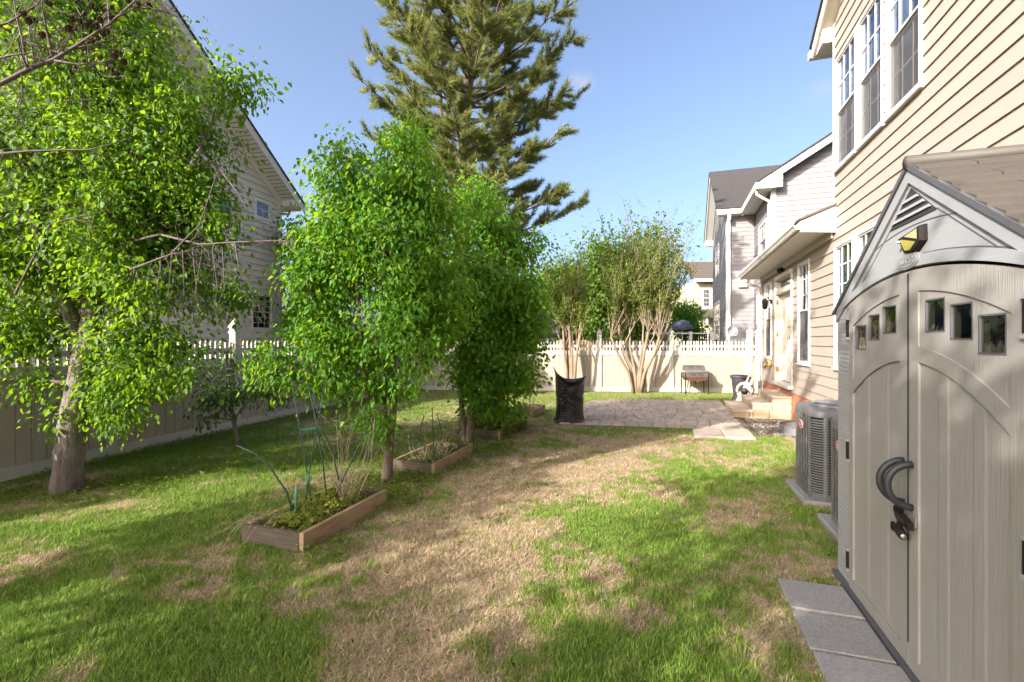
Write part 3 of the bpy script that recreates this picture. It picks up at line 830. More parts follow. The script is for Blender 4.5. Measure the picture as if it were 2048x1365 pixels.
# ================================================================== the house on the left, beyond the fence
XL, YC = -10.66, 13.27
EL, PL, SL = 6.15, 8.60, 0.70
lh = thing('house', 'taupe clapboard gabled house behind the big tree, beyond the side fence', 'house', FF @ Vector((XL, YC, 0)), PHF)
WL = wall_map(FF, 'y', XL, 1)
def sL(px):
    """position along the left house's wall at photo column px"""
    k = (px - 1024) / FPX
    # point = (XL, s) in FF -> world
    cx, sx = 0.9752, -0.2214
    # X = cx*XL - sx*s ; Y = sx*XL + cx*s
    return (cx * XL - k * sx * XL) / (k * cx + sx)
def zL_(px, py):
    s = sL(px); Yw = -0.2214 * XL + 0.9752 * s
    return CAM_H + (683 - py) / FPX * Yw
lw = [(sL(508), sL(541), zL_(524, 441), zL_(524, 401), 1, 1, False),
      (sL(432), sL(468), zL_(468, 478), zL_(468, 398), 2, 1, None),
      (sL(501), sL(545), zL_(545, 663), zL_(545, 590), 2, 2, None)]
lhol = [(a, b, c, d) for a, b, c, d, *_ in lw]
limL = lambda z: (2 * PL - YC + max(0, z - EL) / SL, YC - max(0, z - EL) / SL)
siding(lh, FF, WL, 2 * PL - YC, YC, 0.4, 9.4, 0.185, lhol, 'taupe_siding', limL, joints=True, lap=0.028)
for a, b, c, d, nv, nh, meet in lw:
    window(lh, FF, WL, a, b, c, d, nv, nh, meet, curtain=False, fw=0.075, grid_low=True, low_screen=False, sill=False)
for a, b, c, d, *_ in lw[:1]:
    mb = MB(FF); wbox(mb, WL, a + 0.1, b - 0.1, c + 0.1, d - 0.1, -0.10, -0.09); mb.build('blind', 'curtain', lh)
mb = MB(FF); mb.box(XL - 7, XL - 0.34, 2 * PL - YC + 0.02, YC - 0.02, 0, EL)
pk = EL + SL * (YC - PL)
mb.add([(XL - 0.34, 2 * PL - YC, EL), (XL - 0.34, YC, EL), (XL - 0.34, PL, pk), (XL - 7, 2 * PL - YC, EL), (XL - 7, YC, EL), (XL - 7, PL, pk)], [(0, 1, 2), (5, 4, 3), (0, 3, 4, 1), (1, 4, 5, 2), (2, 5, 3, 0)])
mb.build('inner_wall', 'interior', lh)
mb = MB(FF); mb.box(XL - 7, XL + 0.03, YC, YC + 0.03, 0.3, EL + 0.1); mb.build('side_wall', 'taupe_siding', lh)
mb = MB(FF); mb.box(XL - 0.10, XL + 0.034, YC - 0.11, YC - 0.002, 0.3, EL + 0.02); mb.build('corner_board', 'white_trim', lh)
OV, YE = 0.55, YC + 0.50
zr = lambda y, dz=0: EL + SL * (YC - PL - abs(y - PL)) + dz
for sg in (1, -1):
    us = lambda y: PL + sg * (y - PL)
    def slab(x0, x1, ya, yb, d0, d1, nm, mt):
        mb = MB(FF)
        mb.hexa([(x0, us(ya), zr(ya, d0)), (x1, us(ya), zr(ya, d0)), (x1, us(yb), zr(yb, d0)), (x0, us(yb), zr(yb, d0)),
                 (x0, us(ya), zr(ya, d1)), (x1, us(ya), zr(ya, d1)), (x1, us(yb), zr(yb, d1)), (x0, us(yb), zr(yb, d1))])
        mb.build(nm, mt, lh)
    slab(XL + OV - 0.03, XL + OV, YE, PL, -0.02, 0.22, 'rake_board', 'white_trim')
    slab(XL - 0.3, XL + OV - 0.031, YC + 0.03, PL, 0.0, 0.03, 'soffit', 'white_trim')
    slab(XL + 0.028, XL + 0.05, YC, PL, -0.22, -0.002, 'frieze_board', 'white_trim')
    slab(XL - 7, XL + OV + 0.04, YE + 0.06, PL, 0.225, 0.27, 'roof', 'roof_shingle')
    for k in range(42):     # slotted soffit strips
        y = YC - 0.05 - k * 0.11
        if y > PL: slab(XL + 0.06, XL + OV - 0.05, y, y - 0.012, -0.008, -0.001, 'soffit_slot', 'screen') if k < 24 and sg > 0 else None
mb = MB(FF); mb.hexa([(XL - 0.6, YC + 0.031, EL - 0.20), (XL + OV - 0.032, YC + 0.031, EL - 0.20), (XL + OV - 0.032, YE, EL - 0.20), (XL - 0.6, YE, EL - 0.20),
                      (XL - 0.6, YC + 0.031, EL + 0.19), (XL + OV - 0.032, YC + 0.031, EL + 0.19), (XL + OV - 0.032, YE, EL - 0.16), (XL - 0.6, YE, EL - 0.16)])
mb.build('eave_return', 'white_trim', lh)
mb = MB(FF); mb.box(XL - 6, XL + OV, YE + 0.003, YE + 0.12, EL - 0.22, EL - 0.09); mb.build('gutter', 'white_trim', lh)
mb = MB(FF); mb.tube([(XL - 0.1, YE + 0.06, EL - 0.2), (XL - 0.1, YE + 0.04, EL - 0.32), (XL - 0.1, YC + 0.09, EL - 0.42), (XL - 0.1, YC + 0.07, EL - 0.6), (XL - 0.1, YC + 0.07, 0.4)], 0.04, 8); mb.build('downspout', 'white_trim', lh)

# ================================================================== the gray house beyond the back fence
LA, UA, UB, LB, UBE = 3.345, 17.93, 21.10, 2.30, 27.3
gh = thing('house', 'light gray clapboard house in two wings beyond the back fence', 'house', HF @ Vector((LA, UA, 0)), PHI)
EA, SA = 6.95, 0.62
WA = wall_map(HF, 'x', UA, -1)          # gable wall facing the yard
limA = lambda z: (LA + max(0, z - EA) / SA, 20)
siding(gh, HF, WA, LA, 8.5, 2.2, 9.4, 0.17, [], 'gray_siding', limA)
WS = wall_map(HF, 'y', LA, -1)          # its left side
def sG(px, L): return uwall(px, L)
def zG(px, py, L): return zwall(px, py, L)
gw = [(sG(1534, LA), sG(1518.5, LA), zG(1526, 519, LA), zG(1526, 446, LA)), (sG(1522.5, LA), sG(1515, LA), zG(1519, 650, LA), zG(1519, 588, LA))]
siding(gh, HF, WS, UA, UB, 0.4, EA - 0.1, 0.17, gw, 'gray_siding')
for a, b, c, d in gw: window(gh, HF, WS, a, b, c, d, 2, 1, None, curtain=False, fw=0.09, grid_low=False, low_screen=False, sill=False)
WB = wall_map(HF, 'x', UB, -1)
siding(gh, HF, WB, LB, LA - 0.03, 0.4, EA - 0.05, 0.17, [], 'gray_siding')
WE = wall_map(HF, 'y', LB, -1)
SB = 0.76; MID = (UB + UBE) / 2
limB = lambda z: (UB + max(0, z - EA) / SB, UBE - max(0, z - EA) / SB)
ew = [(sG(1439, LB), sG(1432, LB), zG(1436, 552, LB), zG(1436, 492, LB)), (sG(1440, LB), sG(1429, LB), zG(1436, 681, LB), zG(1436, 604, LB))]
siding(gh, HF, WE, UB, UBE, 0.4, 9.3, 0.17, ew, 'gray_siding', limB)
for a, b, c, d in ew: window(gh, HF, WE, a, b, c, d, 3, 1, None, curtain=False, fw=0.09, grid_low=True, low_screen=False, sill=False)
mb = MB(HF)
mb.box(LA + 0.34, 9, UA + 0.34, UB + 6, 0, EA); mb.box(LB + 0.34, LA + 0.5, UB + 0.34, UBE - 0.05, 0, EA)
mb.build('inner_wall', 'interior', gh)
mb = MB(HF); mb.box(LA - 0.026, LA + 0.12, UA - 0.03, UA - 0.002, 0.4, EA + 0.02); mb.box(LA - 0.03, LA - 0.002, UA - 0.002, UA + 0.12, 0.4, EA - 0.1)
mb.box(LB - 0.03, LB + 0.12, UB - 0.03, UB - 0.003, 0.4, EA - 0.05); mb.box(LB - 0.03, LB - 0.002, UB - 0.003, UB + 0.12, 0.4, EA - 0.05)
mb.build('corner_board', 'white_trim', gh)
# wing A: rake, soffit, roof
def rA(L, dz=0): return EA + SA * (L - LA) + dz
E0 = LA - 0.45
def slabA(u0, u1, l0, l1, d0, d1, nm, mt):
    mb = MB(HF)
    mb.hexa([(l0, u0, rA(l0, d0)), (l1, u0, rA(l1, d0)), (l1, u1, rA(l1, d0)), (l0, u1, rA(l0, d0)), (l0, u0, rA(l0, d1)), (l1, u0, rA(l1, d1)), (l1, u1, rA(l1, d1)), (l0, u1, rA(l0, d1))])
    mb.build(nm, mt, gh)
slabA(UA - 0.40, UA - 0.37, E0, 9, 0.0, 0.24, 'rake_board', 'white_trim')
slabA(UA - 0.369, UA - 0.03, E0, 9, 0.02, 0.05, 'soffit', 'white_trim')
slabA(UA - 0.45, UB + 5.5, E0 - 0.05, 9, 0.245, 0.29, 'roof', 'roof_shingle')
mb = MB(HF); mb.box(E0, LA - 0.031, UA - 0.36, UB + 0.0, EA - 0.28, EA - 0.25); mb.build('soffit', 'white_trim', gh)
mb = MB(HF); mb.box(E0 - 0.11, E0 - 0.003, UA - 0.40, UB - 0.35, EA - 0.28, EA - 0.08); mb.build('gutter', 'white_trim', gh)
mb = MB(HF); mb.prism([(E0, EA - 0.28), (LA + 0.25, EA - 0.28), (LA + 0.25, EA + 0.17), (E0, EA - 0.05)], lambda a, b, o: (a, o, b), UA - 0.368, UA - 0.34); mb.build('eave_return', 'white_trim', gh)
mb = MB(HF); mb.tube([(E0 - 0.05, UA - 0.2, EA - 0.28), (E0 - 0.05, UA - 0.2, EA - 0.42), (LA - 0.08, UA + 0.04, EA - 0.62), (LA - 0.08, UA + 0.06, EA - 0.8), (LA - 0.08, UA + 0.06, 0.4)], 0.045, 8); mb.build('downspout', 'white_trim', gh)
# wing B: roof facing us, rake overhanging to the left
zB = lambda u, dz=0: EA + SB * (MID - UB - abs(u - MID)) + dz
def slabB(l0, l1, ua, ub, d0, d1, nm, mt):
    mb = MB(HF)
    mb.hexa([(l0, ua, zB(ua, d0)), (l1, ua, zB(ua, d0)), (l1, ub, zB(ub, d0)), (l0, ub, zB(ub, d0)), (l0, ua, zB(ua, d1)), (l1, ua, zB(ua, d1)), (l1, ub, zB(ub, d1)), (l0, ub, zB(ub, d1))])
    mb.build(nm, mt, gh)
for ea in (UB - 0.35, UBE + 0.35):
    slabB(LB - 0.40, LB - 0.37, ea, MID, 0.0, 0.22, 'rake_board', 'white_trim')
    slabB(LB - 0.369, LB - 0.03, ea, MID, 0.02, 0.05, 'soffit', 'white_trim')
    slabB(LB - 0.44, LA + 4, ea, MID, 0.225, 0.27, 'roof', 'roof_shingle')
mb = MB(HF); mb.box(LB - 0.36, LA - 0.5, UB - 0.34, UB - 0.031, EA - 0.30, EA - 0.27); mb.build('soffit', 'white_trim', gh)
mb = MB(HF); mb.box(LB - 0.40, E0 - 0.12, UB - 0.46, UB - 0.352, EA - 0.29, EA - 0.10); mb.build('gutter', 'white_trim', gh)
mb = MB(HF); mb.box(LB - 0.02, LB + 0.10, UB - 0.42, UB - 0.33, EA - 0.5, EA - 0.29); mb.box(LB + 0.01, LB + 0.12, UB - 0.12, UB - 0.035, 0.4, EA - 0.42); mb.build('downspout', 'white_trim', gh)
mb = MB(HF); mb.box(LB - 0.368, LB + 0.06, UBE + 0.03, UBE + 0.35, EA - 0.28, EA + 0.05); mb.build('eave_return', 'white_trim', gh)
mb = MB(HF)
p = ray(1484, 568, 19.2); l, u = LU(p)
mb.box(l - 0.16, l + 0.16, UB - 0.14, UB - 0.026, p.z - 0.16, p.z + 0.16); mb.box(l - 0.19, l + 0.19, UB - 0.17, UB - 0.14, p.z + 0.14, p.z + 0.20)
mb.build('wall_vent', 'white_trim', gh)

# small far house
p = ray(1391, 600, 36)
fh = thing('house', 'small distant cream house with a brown roof between the myrtle and the gray house', 'house', (p.x, 36, 0), 0)
WF = wall_map(ID, 'x', 36, -1)
fhol = []
a, b = ray(1404, 0, 36).x, ray(1423, 0, 36).x
fhol = [(a, b, CAM_H + 66 * 36 / FPX, CAM_H + 106 * 36 / FPX)]
siding(fh, ID, WF, p.x, p.x + 6, 0.3, 6.1, 0.22, fhol, 'far_siding')
for q in fhol: window(fh, ID, WF, *q, 3, 1, None, curtain=False, fw=0.12, low_screen=False, sill=False)
mb = MB(); mb.box(p.x + 0.02, p.x + 6, 36.4, 42, 0, 6.1); mb.build('inner_wall', 'far_siding', fh)
mb = MB(); mb.box(p.x - 0.02, p.x, 35.98, 42, 0, 6.1); mb.build('side_wall', 'far_siding', fh)
mb = MB(); mb.hexa([(p.x - .3, 35.5, 6.15), (p.x + 7, 35.5, 6.15), (p.x + 7, 39, 8.0), (p.x - .3, 39, 8.0), (p.x - .3, 35.5, 6.25), (p.x + 7, 35.5, 6.25), (p.x + 7, 39, 8.1), (p.x - .3, 39, 8.1)]); mb.build('roof', 'roof_brown', fh)
mb = MB(); mb.box(p.x - .3, p.x + 7, 35.40, 35.499, 6.05, 6.25); mb.build('gutter', 'white_trim', fh)
mb = MB(); mb.hexa([(p.x - .1, 34.6, 3.3), (p.x + 6, 34.6, 3.3), (p.x + 6, 35.95, 3.9), (p.x - .1, 35.95, 3.9), (p.x - .1, 34.6, 3.42), (p.x + 6, 34.6, 3.42), (p.x + 6, 35.95, 4.0), (p.x - .1, 35.95, 4.0)]); mb.build('porch_roof', 'roof_brown', fh)
for k in range(3):
    mb = MB(); mb.box(p.x + 0.3 + k * 0.8, p.x + 0.42 + k * 0.8, 34.7, 34.82, 0.2, 3.3); mb.build('porch_post', 'white_trim', fh)

# low gray outbuilding seen behind the left end of the back fence
p0, p1 = ray(1036, 0, 23), ray(1112, 0, 23)
ob = thing('outbuilding', 'low dark gray outbuilding with a shingled roof behind the back fence', 'outbuilding', (p0.x, 23, 0), 0)
WO = wall_map(ID, 'x', 23, -1)
siding(ob, ID, WO, p0.x - 1.5, p1.x, 0.2, 1.9, 0.15, [], 'gray_siding')
mb = MB(); mb.box(p0.x - 1.5, p1.x - 0.02, 23.02, 26, 0, 1.9); mb.build('inner_wall', 'gray_siding', ob)
mb = MB(); mb.hexa([(p0.x - 1.8, 22.8, 1.88), (p1.x + .2, 22.8, 1.88), (p1.x + .2, 24.8, 3.0), (p0.x - 1.8, 24.8, 3.0), (p0.x - 1.8, 22.8, 1.95), (p1.x + .2, 22.8, 1.95), (p1.x + .2, 24.8, 3.07), (p0.x - 1.8, 24.8, 3.07)]); mb.build('roof', 'roof_shingle', ob)
# ================================================================== white vinyl fences
def fence(name_label, frame, y_plane_x, s0, s1, posts, out, label, detail=True, board_w=0.156, top=1.60, skip_caps=()):
    """runs along s; W(s, z, o)"""
    W = y_plane_x
    root = thing('fence', label, 'fence', frame @ Vector(W(s0, 0, 0)), 0)
    n = int((s1 - s0) / board_w)
    bw = (s1 - s0) / n
    for k in range(n):
        mb = MB(frame); a = s0 + k * bw
        mb.add([W(a + 0.003, 0.14, 0.006), W(a + 0.012, 0.14, 0.014), W(a + bw - 0.010, 0.14, 0.014), W(a + bw - 0.001, 0.14, 0.006), W(a + bw, 0.14, -0.01), W(a, 0.14, -0.01),
                W(a + 0.003, 1.15, 0.006), W(a + 0.012, 1.15, 0.014), W(a + bw - 0.010, 1.15, 0.014), W(a + bw - 0.001, 1.15, 0.006), W(a + bw, 1.15, -0.01), W(a, 1.15, -0.01)],
               [(0, 1, 7, 6), (1, 2, 8, 7), (2, 3, 9, 8), (3, 4, 10, 9), (4, 5, 11, 10), (5, 0, 6, 11)])
        mb.build('board', 'vinyl_tan', root)
    pw = 0.104
    npk = int((s1 - s0) / pw)
    for k in range(npk):
        a = s0 + 0.03 + k * pw
        mb = MB(frame)
        mb.hexa([W(a, 1.28, -0.012), W(a + 0.042, 1.28, -0.012), W(a + 0.042, top - 0.03, -0.012), W(a, top - 0.03, -0.012),
                 W(a, 1.28, 0.012), W(a + 0.042, 1.28, 0.012), W(a + 0.042, top - 0.03, 0.012), W(a, top - 0.03, 0.012)])
        mb.add([W(a - 0.004, top - 0.03, -0.016), W(a + 0.046, top - 0.03, -0.016), W(a + 0.046, top - 0.03, 0.016), W(a - 0.004, top - 0.03, 0.016), W(a + 0.021, top + 0.012, 0)],
               [(0, 1, 4), (1, 2, 4), (2, 3, 4), (3, 0, 4), (0, 3, 2, 1)])
        mb.build('picket', 'vinyl_white', root)
    ps = [s0] + posts + [s1]
    for a, b in zip(ps[:-1], ps[1:]):
        if b - a < 0.05: continue
        for (z0, z1, t) in ((0.0, 0.142, 0.034), (1.145, 1.295, 0.036), (1.40, 1.475, 0.030)):
            mb = MB(frame); wbox(mb, W, a + 0.0, b - 0.0, z0, z1, -t, t); mb.build('rail', 'vinyl_white', root)
    for i, s in enumerate(posts):
        mb = MB(frame)
        h = 0.064
        wbox(mb, W, s - h, s + h, 0, 1.74, -h, h)
        p = mb.build('post', 'vinyl_white', root)
        mb = MB(frame)
        rings = [(0.078, 1.74), (0.078, 1.775), (0.060, 1.79), (0.060, 1.82), (0.082, 1.85), (0.055, 1.92), (0.025, 1.97), (0.004, 2.02)]
        vs = []
        for r, z in rings: vs += [W(s - r, z, -r), W(s + r, z, -r), W(s + r, z, r), W(s - r, z, r)]
        fs = [(3, 2, 1, 0)] + [(j * 4 + k, j * 4 + (k + 1) % 4, j * 4 + 4 + (k + 1) % 4, j * 4 + 4 + k) for j in range(len(rings) - 1) for k in range(4)]
        mb.add(vs, fs); mb.build('post_cap', 'vinyl_white', p)
    return root

def sF(px):
    k = (px - 1024) / FPX
    return FENCE_X * (0.9752 + 0.2214 * k) / (k * 0.9752 - 0.2214)
WFS = wall_map(FF, 'y', FENCE_X, 1)
yb_ = lambda x: 15.29 - 0.0884 * (x - 0.869)
s_end = 16.05
p470 = sF(470)
posts = [p470 + 2.2 * k for k in range(-3, 4) if 1.2 < p470 + 2.2 * k < s_end - 0.4]
fence('fence', FF, WFS, 1.0, s_end, posts, 1, 'white and tan vinyl privacy fence with picket top along the left of the lawn')
WBF = wall_map(BF, 'x', 0.0, -1)
def sB(px):
    k = (px - 1024) / FPX
    ca, sa = math.cos(BF_A), math.sin(BF_A)
    # X = .869 + ca s ; Y = 15.29 + sa s ; X = kY
    return (k * 15.29 - 0.869) / (ca - k * sa)
posts = [sB(p) for p in (926, 1062, 1198.5, 1342, 1499, 1516)]
fence('fence', BF, WBF, -4.25, sB(1530), posts, -1, 'sunlit white and tan vinyl fence across the back of the yard behind the patio')

# weathered wooden picket fence on the neighbour's side
wf = thing('fence', 'weathered brown wooden picket fence showing just behind the white back fence', 'fence', (1.2, 16.6, 0), 0)
for k in range(48):
    x = 1.25 + k * 0.092
    mb = MB(); h = 1.62 + random.uniform(-0.02, 0.02)
    mb.add([(x, 16.6, 0.05), (x + 0.075, 16.6, 0.05), (x + 0.075, 16.6, h), (x + 0.0375, 16.6, h + 0.05), (x, 16.6, h),
            (x, 16.62, 0.05), (x + 0.075, 16.62, 0.05), (x + 0.075, 16.62, h), (x + 0.0375, 16.62, h + 0.05), (x, 16.62, h)],
           [(0, 1, 2, 3, 4), (9, 8, 7, 6, 5), (0, 5, 6, 1), (1, 6, 7, 2), (2, 7, 8, 3), (3, 8, 9, 4), (4, 9, 5, 0)])
    mb.build('picket', 'wood_fence', wf)
for z in (0.4, 1.4):
    mb = MB(); mb.box(1.2, 5.7, 16.622, 16.66, z, z + 0.08); mb.build('rail', 'wood_fence', wf)

# ================================================================== garden shed
S = SHED
uc = S['uc']
SBASE = HF @ Vector(((S['L0'] + S['L1']) / 2, uc, 0))
shed = thing('shed', 'taupe plastic garden shed with arched double doors and small windows', 'shed', SBASE, PHI)
F = lambda a, b, o: (S['L0'] - o, a, b)                     # front: u, z, outwards
EZ, AZ = 1.80, 2.435
HW = S['u1'] - uc
slope = (AZ - EZ) / HW
def arch(z0, c): return lambda u: z0 - c * ((u - uc) / 0.77) ** 2
def strip(mb, ua, ub, lo, hi, o0, o1, n=10, mat=None):
    n = max(1, n)
    us = [ua + (ub - ua) * k / n for k in range(n + 1)]
    poly_lo = [(u, lo(u) if callable(lo) else lo) for u in us]
    poly_hi = [(u, hi(u) if callable(hi) else hi) for u in us]
    for k in range(n):
        mb.prism([poly_lo[k], poly_lo[k + 1], poly_hi[k + 1], poly_hi[k]], F, o0, o1, mat)
mb = MB(HF)                                                  # body: side and back walls
mb.box(S['L0'] + 0.06, S['L1'], S['u0'] + 0.02, S['u0'] + 0.06, 0.03, EZ); mb.box(S['L0'] + 0.06, S['L1'], S['u1'] - 0.06, S['u1'] - 0.02, 0.03, EZ)
mb.box(S['L1'], S['L1'] + 0.03, S['u0'] + 0.02, S['u1'] - 0.02, 0.03, EZ); mb.box(S['L0'] + 0.02, S['L1'], S['u0'] + 0.061, S['u1'] - 0.061, 0.035, 0.06)
mb.prism([(S['u0'] + .02, EZ), (S['u1'] - .02, EZ), (uc, AZ - 0.02)], F, -(S['L1'] + .03 - S['L0']), -(S['L1'] - S['L0']))
mb.build('wall', 'shed_corner', shed)
DE, DN = 3.55, 1.985                                        # far and near edge of the doors
for (a, b) in ((DE + 0.004, S['u1']), (S['u0'], DN - 0.004)):
    mb = MB(HF); mb.prism([(a, 0.03), (b, 0.03), (b, EZ - 0.002), (a, EZ - 0.002)], F, -0.06, 0.0); c = mb.build('corner_panel', 'shed_corner', shed)
    mb = MB(HF)
    lo, hi = min(a, b) + 0.03, max(a, b) - 0.035
    for k in range(60):
        z = 0.06 + k * 0.0285
        mb.prism([(lo, z), (hi, z + 0.006), (hi, z + 0.020), (lo, z + 0.014)], F, 0.0, 0.0035)
    mb.build('grain_ridge', 'shed_corner', c)
# gable with the arch cut out of it
gtop = lambda u: EZ + slope * (HW - abs(u - uc)) - 0.01
door_top = arch(1.935, 0.10)
mb = MB(HF)
strip(mb, S['u0'], S['u1'], lambda u: max(door_top(u) + 0.012, EZ) if DN < u < DE else EZ, gtop, -0.05, 0.0, 40)
gab = mb.build('gable_panel', 'shed_trim', shed)
mb = MB(HF); strip(mb, S['u0'] + 0.03, S['u1'] - 0.03, arch(1.95, 0.10), arch(2.0, 0.105), 0.0, 0.016, 28); mb.build('arch_trim', 'shed_trim', gab)
for sg in (1, -1):
    P = lambda t, d: (uc + sg * t * HW, AZ - 0.008 - slope * HW * t - d)
    mb = MB(HF); mb.prism([P(0.0, 0.0), P(1.0, 0.0), P(1.0, 0.065), P(0.0, 0.065)], F, 0.0, 0.014); mb.build('gable_trim', 'shed_trim', gab)
    mb = MB(HF); mb.prism([P(0.22, 0.105), P(0.86, 0.105), P(0.86, 0.111), P(0.22, 0.111)], F, 0.0, 0.0016); mb.build('groove_shade', 'shed_edge', gab)  # thin raised dark strip, painted shade line of a moulded groove
mb = MB(HF); strip(mb, uc - 0.42, uc + 0.42, arch(2.150, 0.14), arch(2.155, 0.14), 0.0, 0.0016, 16); mb.build('groove_shade', 'shed_edge', gab)  # curved dark strip in place of a groove's shadow
mb = MB(HF); strip(mb, S['u0'] + 0.06, S['u1'] - 0.06, arch(2.002, 0.105), arch(2.007, 0.105), 0.0, 0.0016, 28); mb.build('groove_shade', 'shed_edge', gab)  # same: groove shadow drawn as a dark strip along the arch
# louvred vent
vz0, vz1 = 2.175, 2.33
vh = lambda z: max(0.0, (2.335 - z) / slope * 0.88)
mb = MB(HF); mb.prism([(uc - vh(vz0), vz0), (uc + vh(vz0), vz0), (uc, 2.335)], F, 0.0005, 0.004); vent = mb.build('vent', 'ac_dark', gab)
for z in (2.198, 2.236, 2.274):
    w0, w1 = vh(z) - .006, max(vh(z + 0.016) - .006, .004)
    mb = MB(HF)
    mb.hexa([F(uc - w0, z, 0.004), F(uc + w0, z, 0.004), F(uc + w1, z + 0.016, 0.004), F(uc - w1, z + 0.016, 0.004), F(uc - w0, z, 0.012), F(uc + w0, z, 0.012), F(uc + w1, z + 0.016, 0.007), F(uc - w1, z + 0.016, 0.007)])
    mb.build('slat', 'shed_trim', vent)
# maker's oval on the arch
mb = MB(HF)
ov = lambda rx, rz: [(uc + 0.0 + rx * math.cos(t * math.pi / 14), 1.985 + rz * math.sin(t * math.pi / 14)) for t in range(28)]
mb.prism(ov(0.112, 0.040), F, 0.0, 0.020); mb.prism(ov(0.098, 0.032), F, 0.020, 0.023); em = mb.build('emblem', 'shed_trim', gab)
cu = bpy.data.curves.new('emblem_lettering', 'FONT'); cu.body = 'Suncast'; cu.size = 0.046; cu.extrude = 0.0012; cu.align_x = 'CENTER'; cu.align_y = 'CENTER'; cu.shear = 0.25
cu.materials.append(M['shed_corner'])
tmp = bpy.data.objects.new('emblem_lettering', cu); COL.objects.link(tmp)
dg = bpy.context.evaluated_depsgraph_get()
tme = bpy.data.meshes.new_from_object(tmp.evaluated_get(dg)); bpy.data.objects.remove(tmp)
o = bpy.data.objects.new('emblem_lettering', tme); COL.objects.link(o)
# text faces -x of the house frame: its x runs towards smaller u (left to right as seen from the yard)
tm = Matrix(((0, 0, -1, S['L0'] - 0.0242), (-1, 0, 0, uc), (0, 1, 0, 1.985), (0, 0, 0, 1)))
o.parent = em; o.matrix_basis = wmat(em).inverted() @ HF @ tm
# roof
for sg in (1, -1):
    us = lambda t: uc + sg * t
    OH = HW + 0.02
    zz = lambda t, d=0: AZ - slope * t + d
    mb = MB(HF)
    L0, L1 = S['L0'] - 0.012, S['L1'] + 0.10
    mb.hexa([(L0, us(0), zz(0)), (L1, us(0), zz(0)), (L1, us(OH), zz(OH)), (L0, us(OH), zz(OH)), (L0, us(0), zz(0, .018)), (L1, us(0), zz(0, .018)), (L1, us(OH), zz(OH, .018)), (L0, us(OH), zz(OH, .018))])
    rf = mb.build('roof_panel', 'shed_edge', shed)
    nrow = 13
    for r_ in range(nrow):
        t0, t1 = 0.03 + r_ * 0.082, 0.03 + (r_ + 1) * 0.082
        l = L0 - 0.010 + (0.010 if r_ % 2 else 0.0); first = 0.36 if r_ % 2 else 0.22
        k = 0
        while l < L1 - 0.02:
            e = min(l + (first if k == 0 else 0.34), L1)
            mb = MB(HF)
            mb.hexa([(l + .003, us(t0), zz(t0, .019)), (e - .003, us(t0), zz(t0, .019)), (e - .003, us(t1), zz(t1, .019)), (l + .003, us(t1), zz(t1, .019)),
                     (l + .003, us(t0), zz(t0, .022)), (e - .003, us(t0), zz(t0, .022)), (e - .003, us(t1), zz(t1, .034)), (l + .003, us(t1), zz(t1, .034))])
            mb.build('shingle', 'shed_roof', rf); l = e; k += 1
    mb = MB(HF)
    mb.hexa([(L0 - .012, us(0), zz(0, -.006)), (L0 - .001, us(0), zz(0, -.006)), (L0 - .001, us(OH), zz(OH, -.006)), (L0 - .012, us(OH), zz(OH, -.006)),
             (L0 - .012, us(0), zz(0, .022)), (L0 + .010, us(0), zz(0, .022)), (L0 + .010, us(OH), zz(OH, .022)), (L0 - .012, us(OH), zz(OH, .022))])
    mb.build('roof_edge', 'shed_edge', shed)
mb = MB(HF)
mb.tube([(S['L0'] - 0.026, uc, AZ + 0.024), (S['L1'] + 0.11, uc, AZ + 0.024)], 0.032, 12); mb.build('ridge_cap', 'shed_roof', shed)
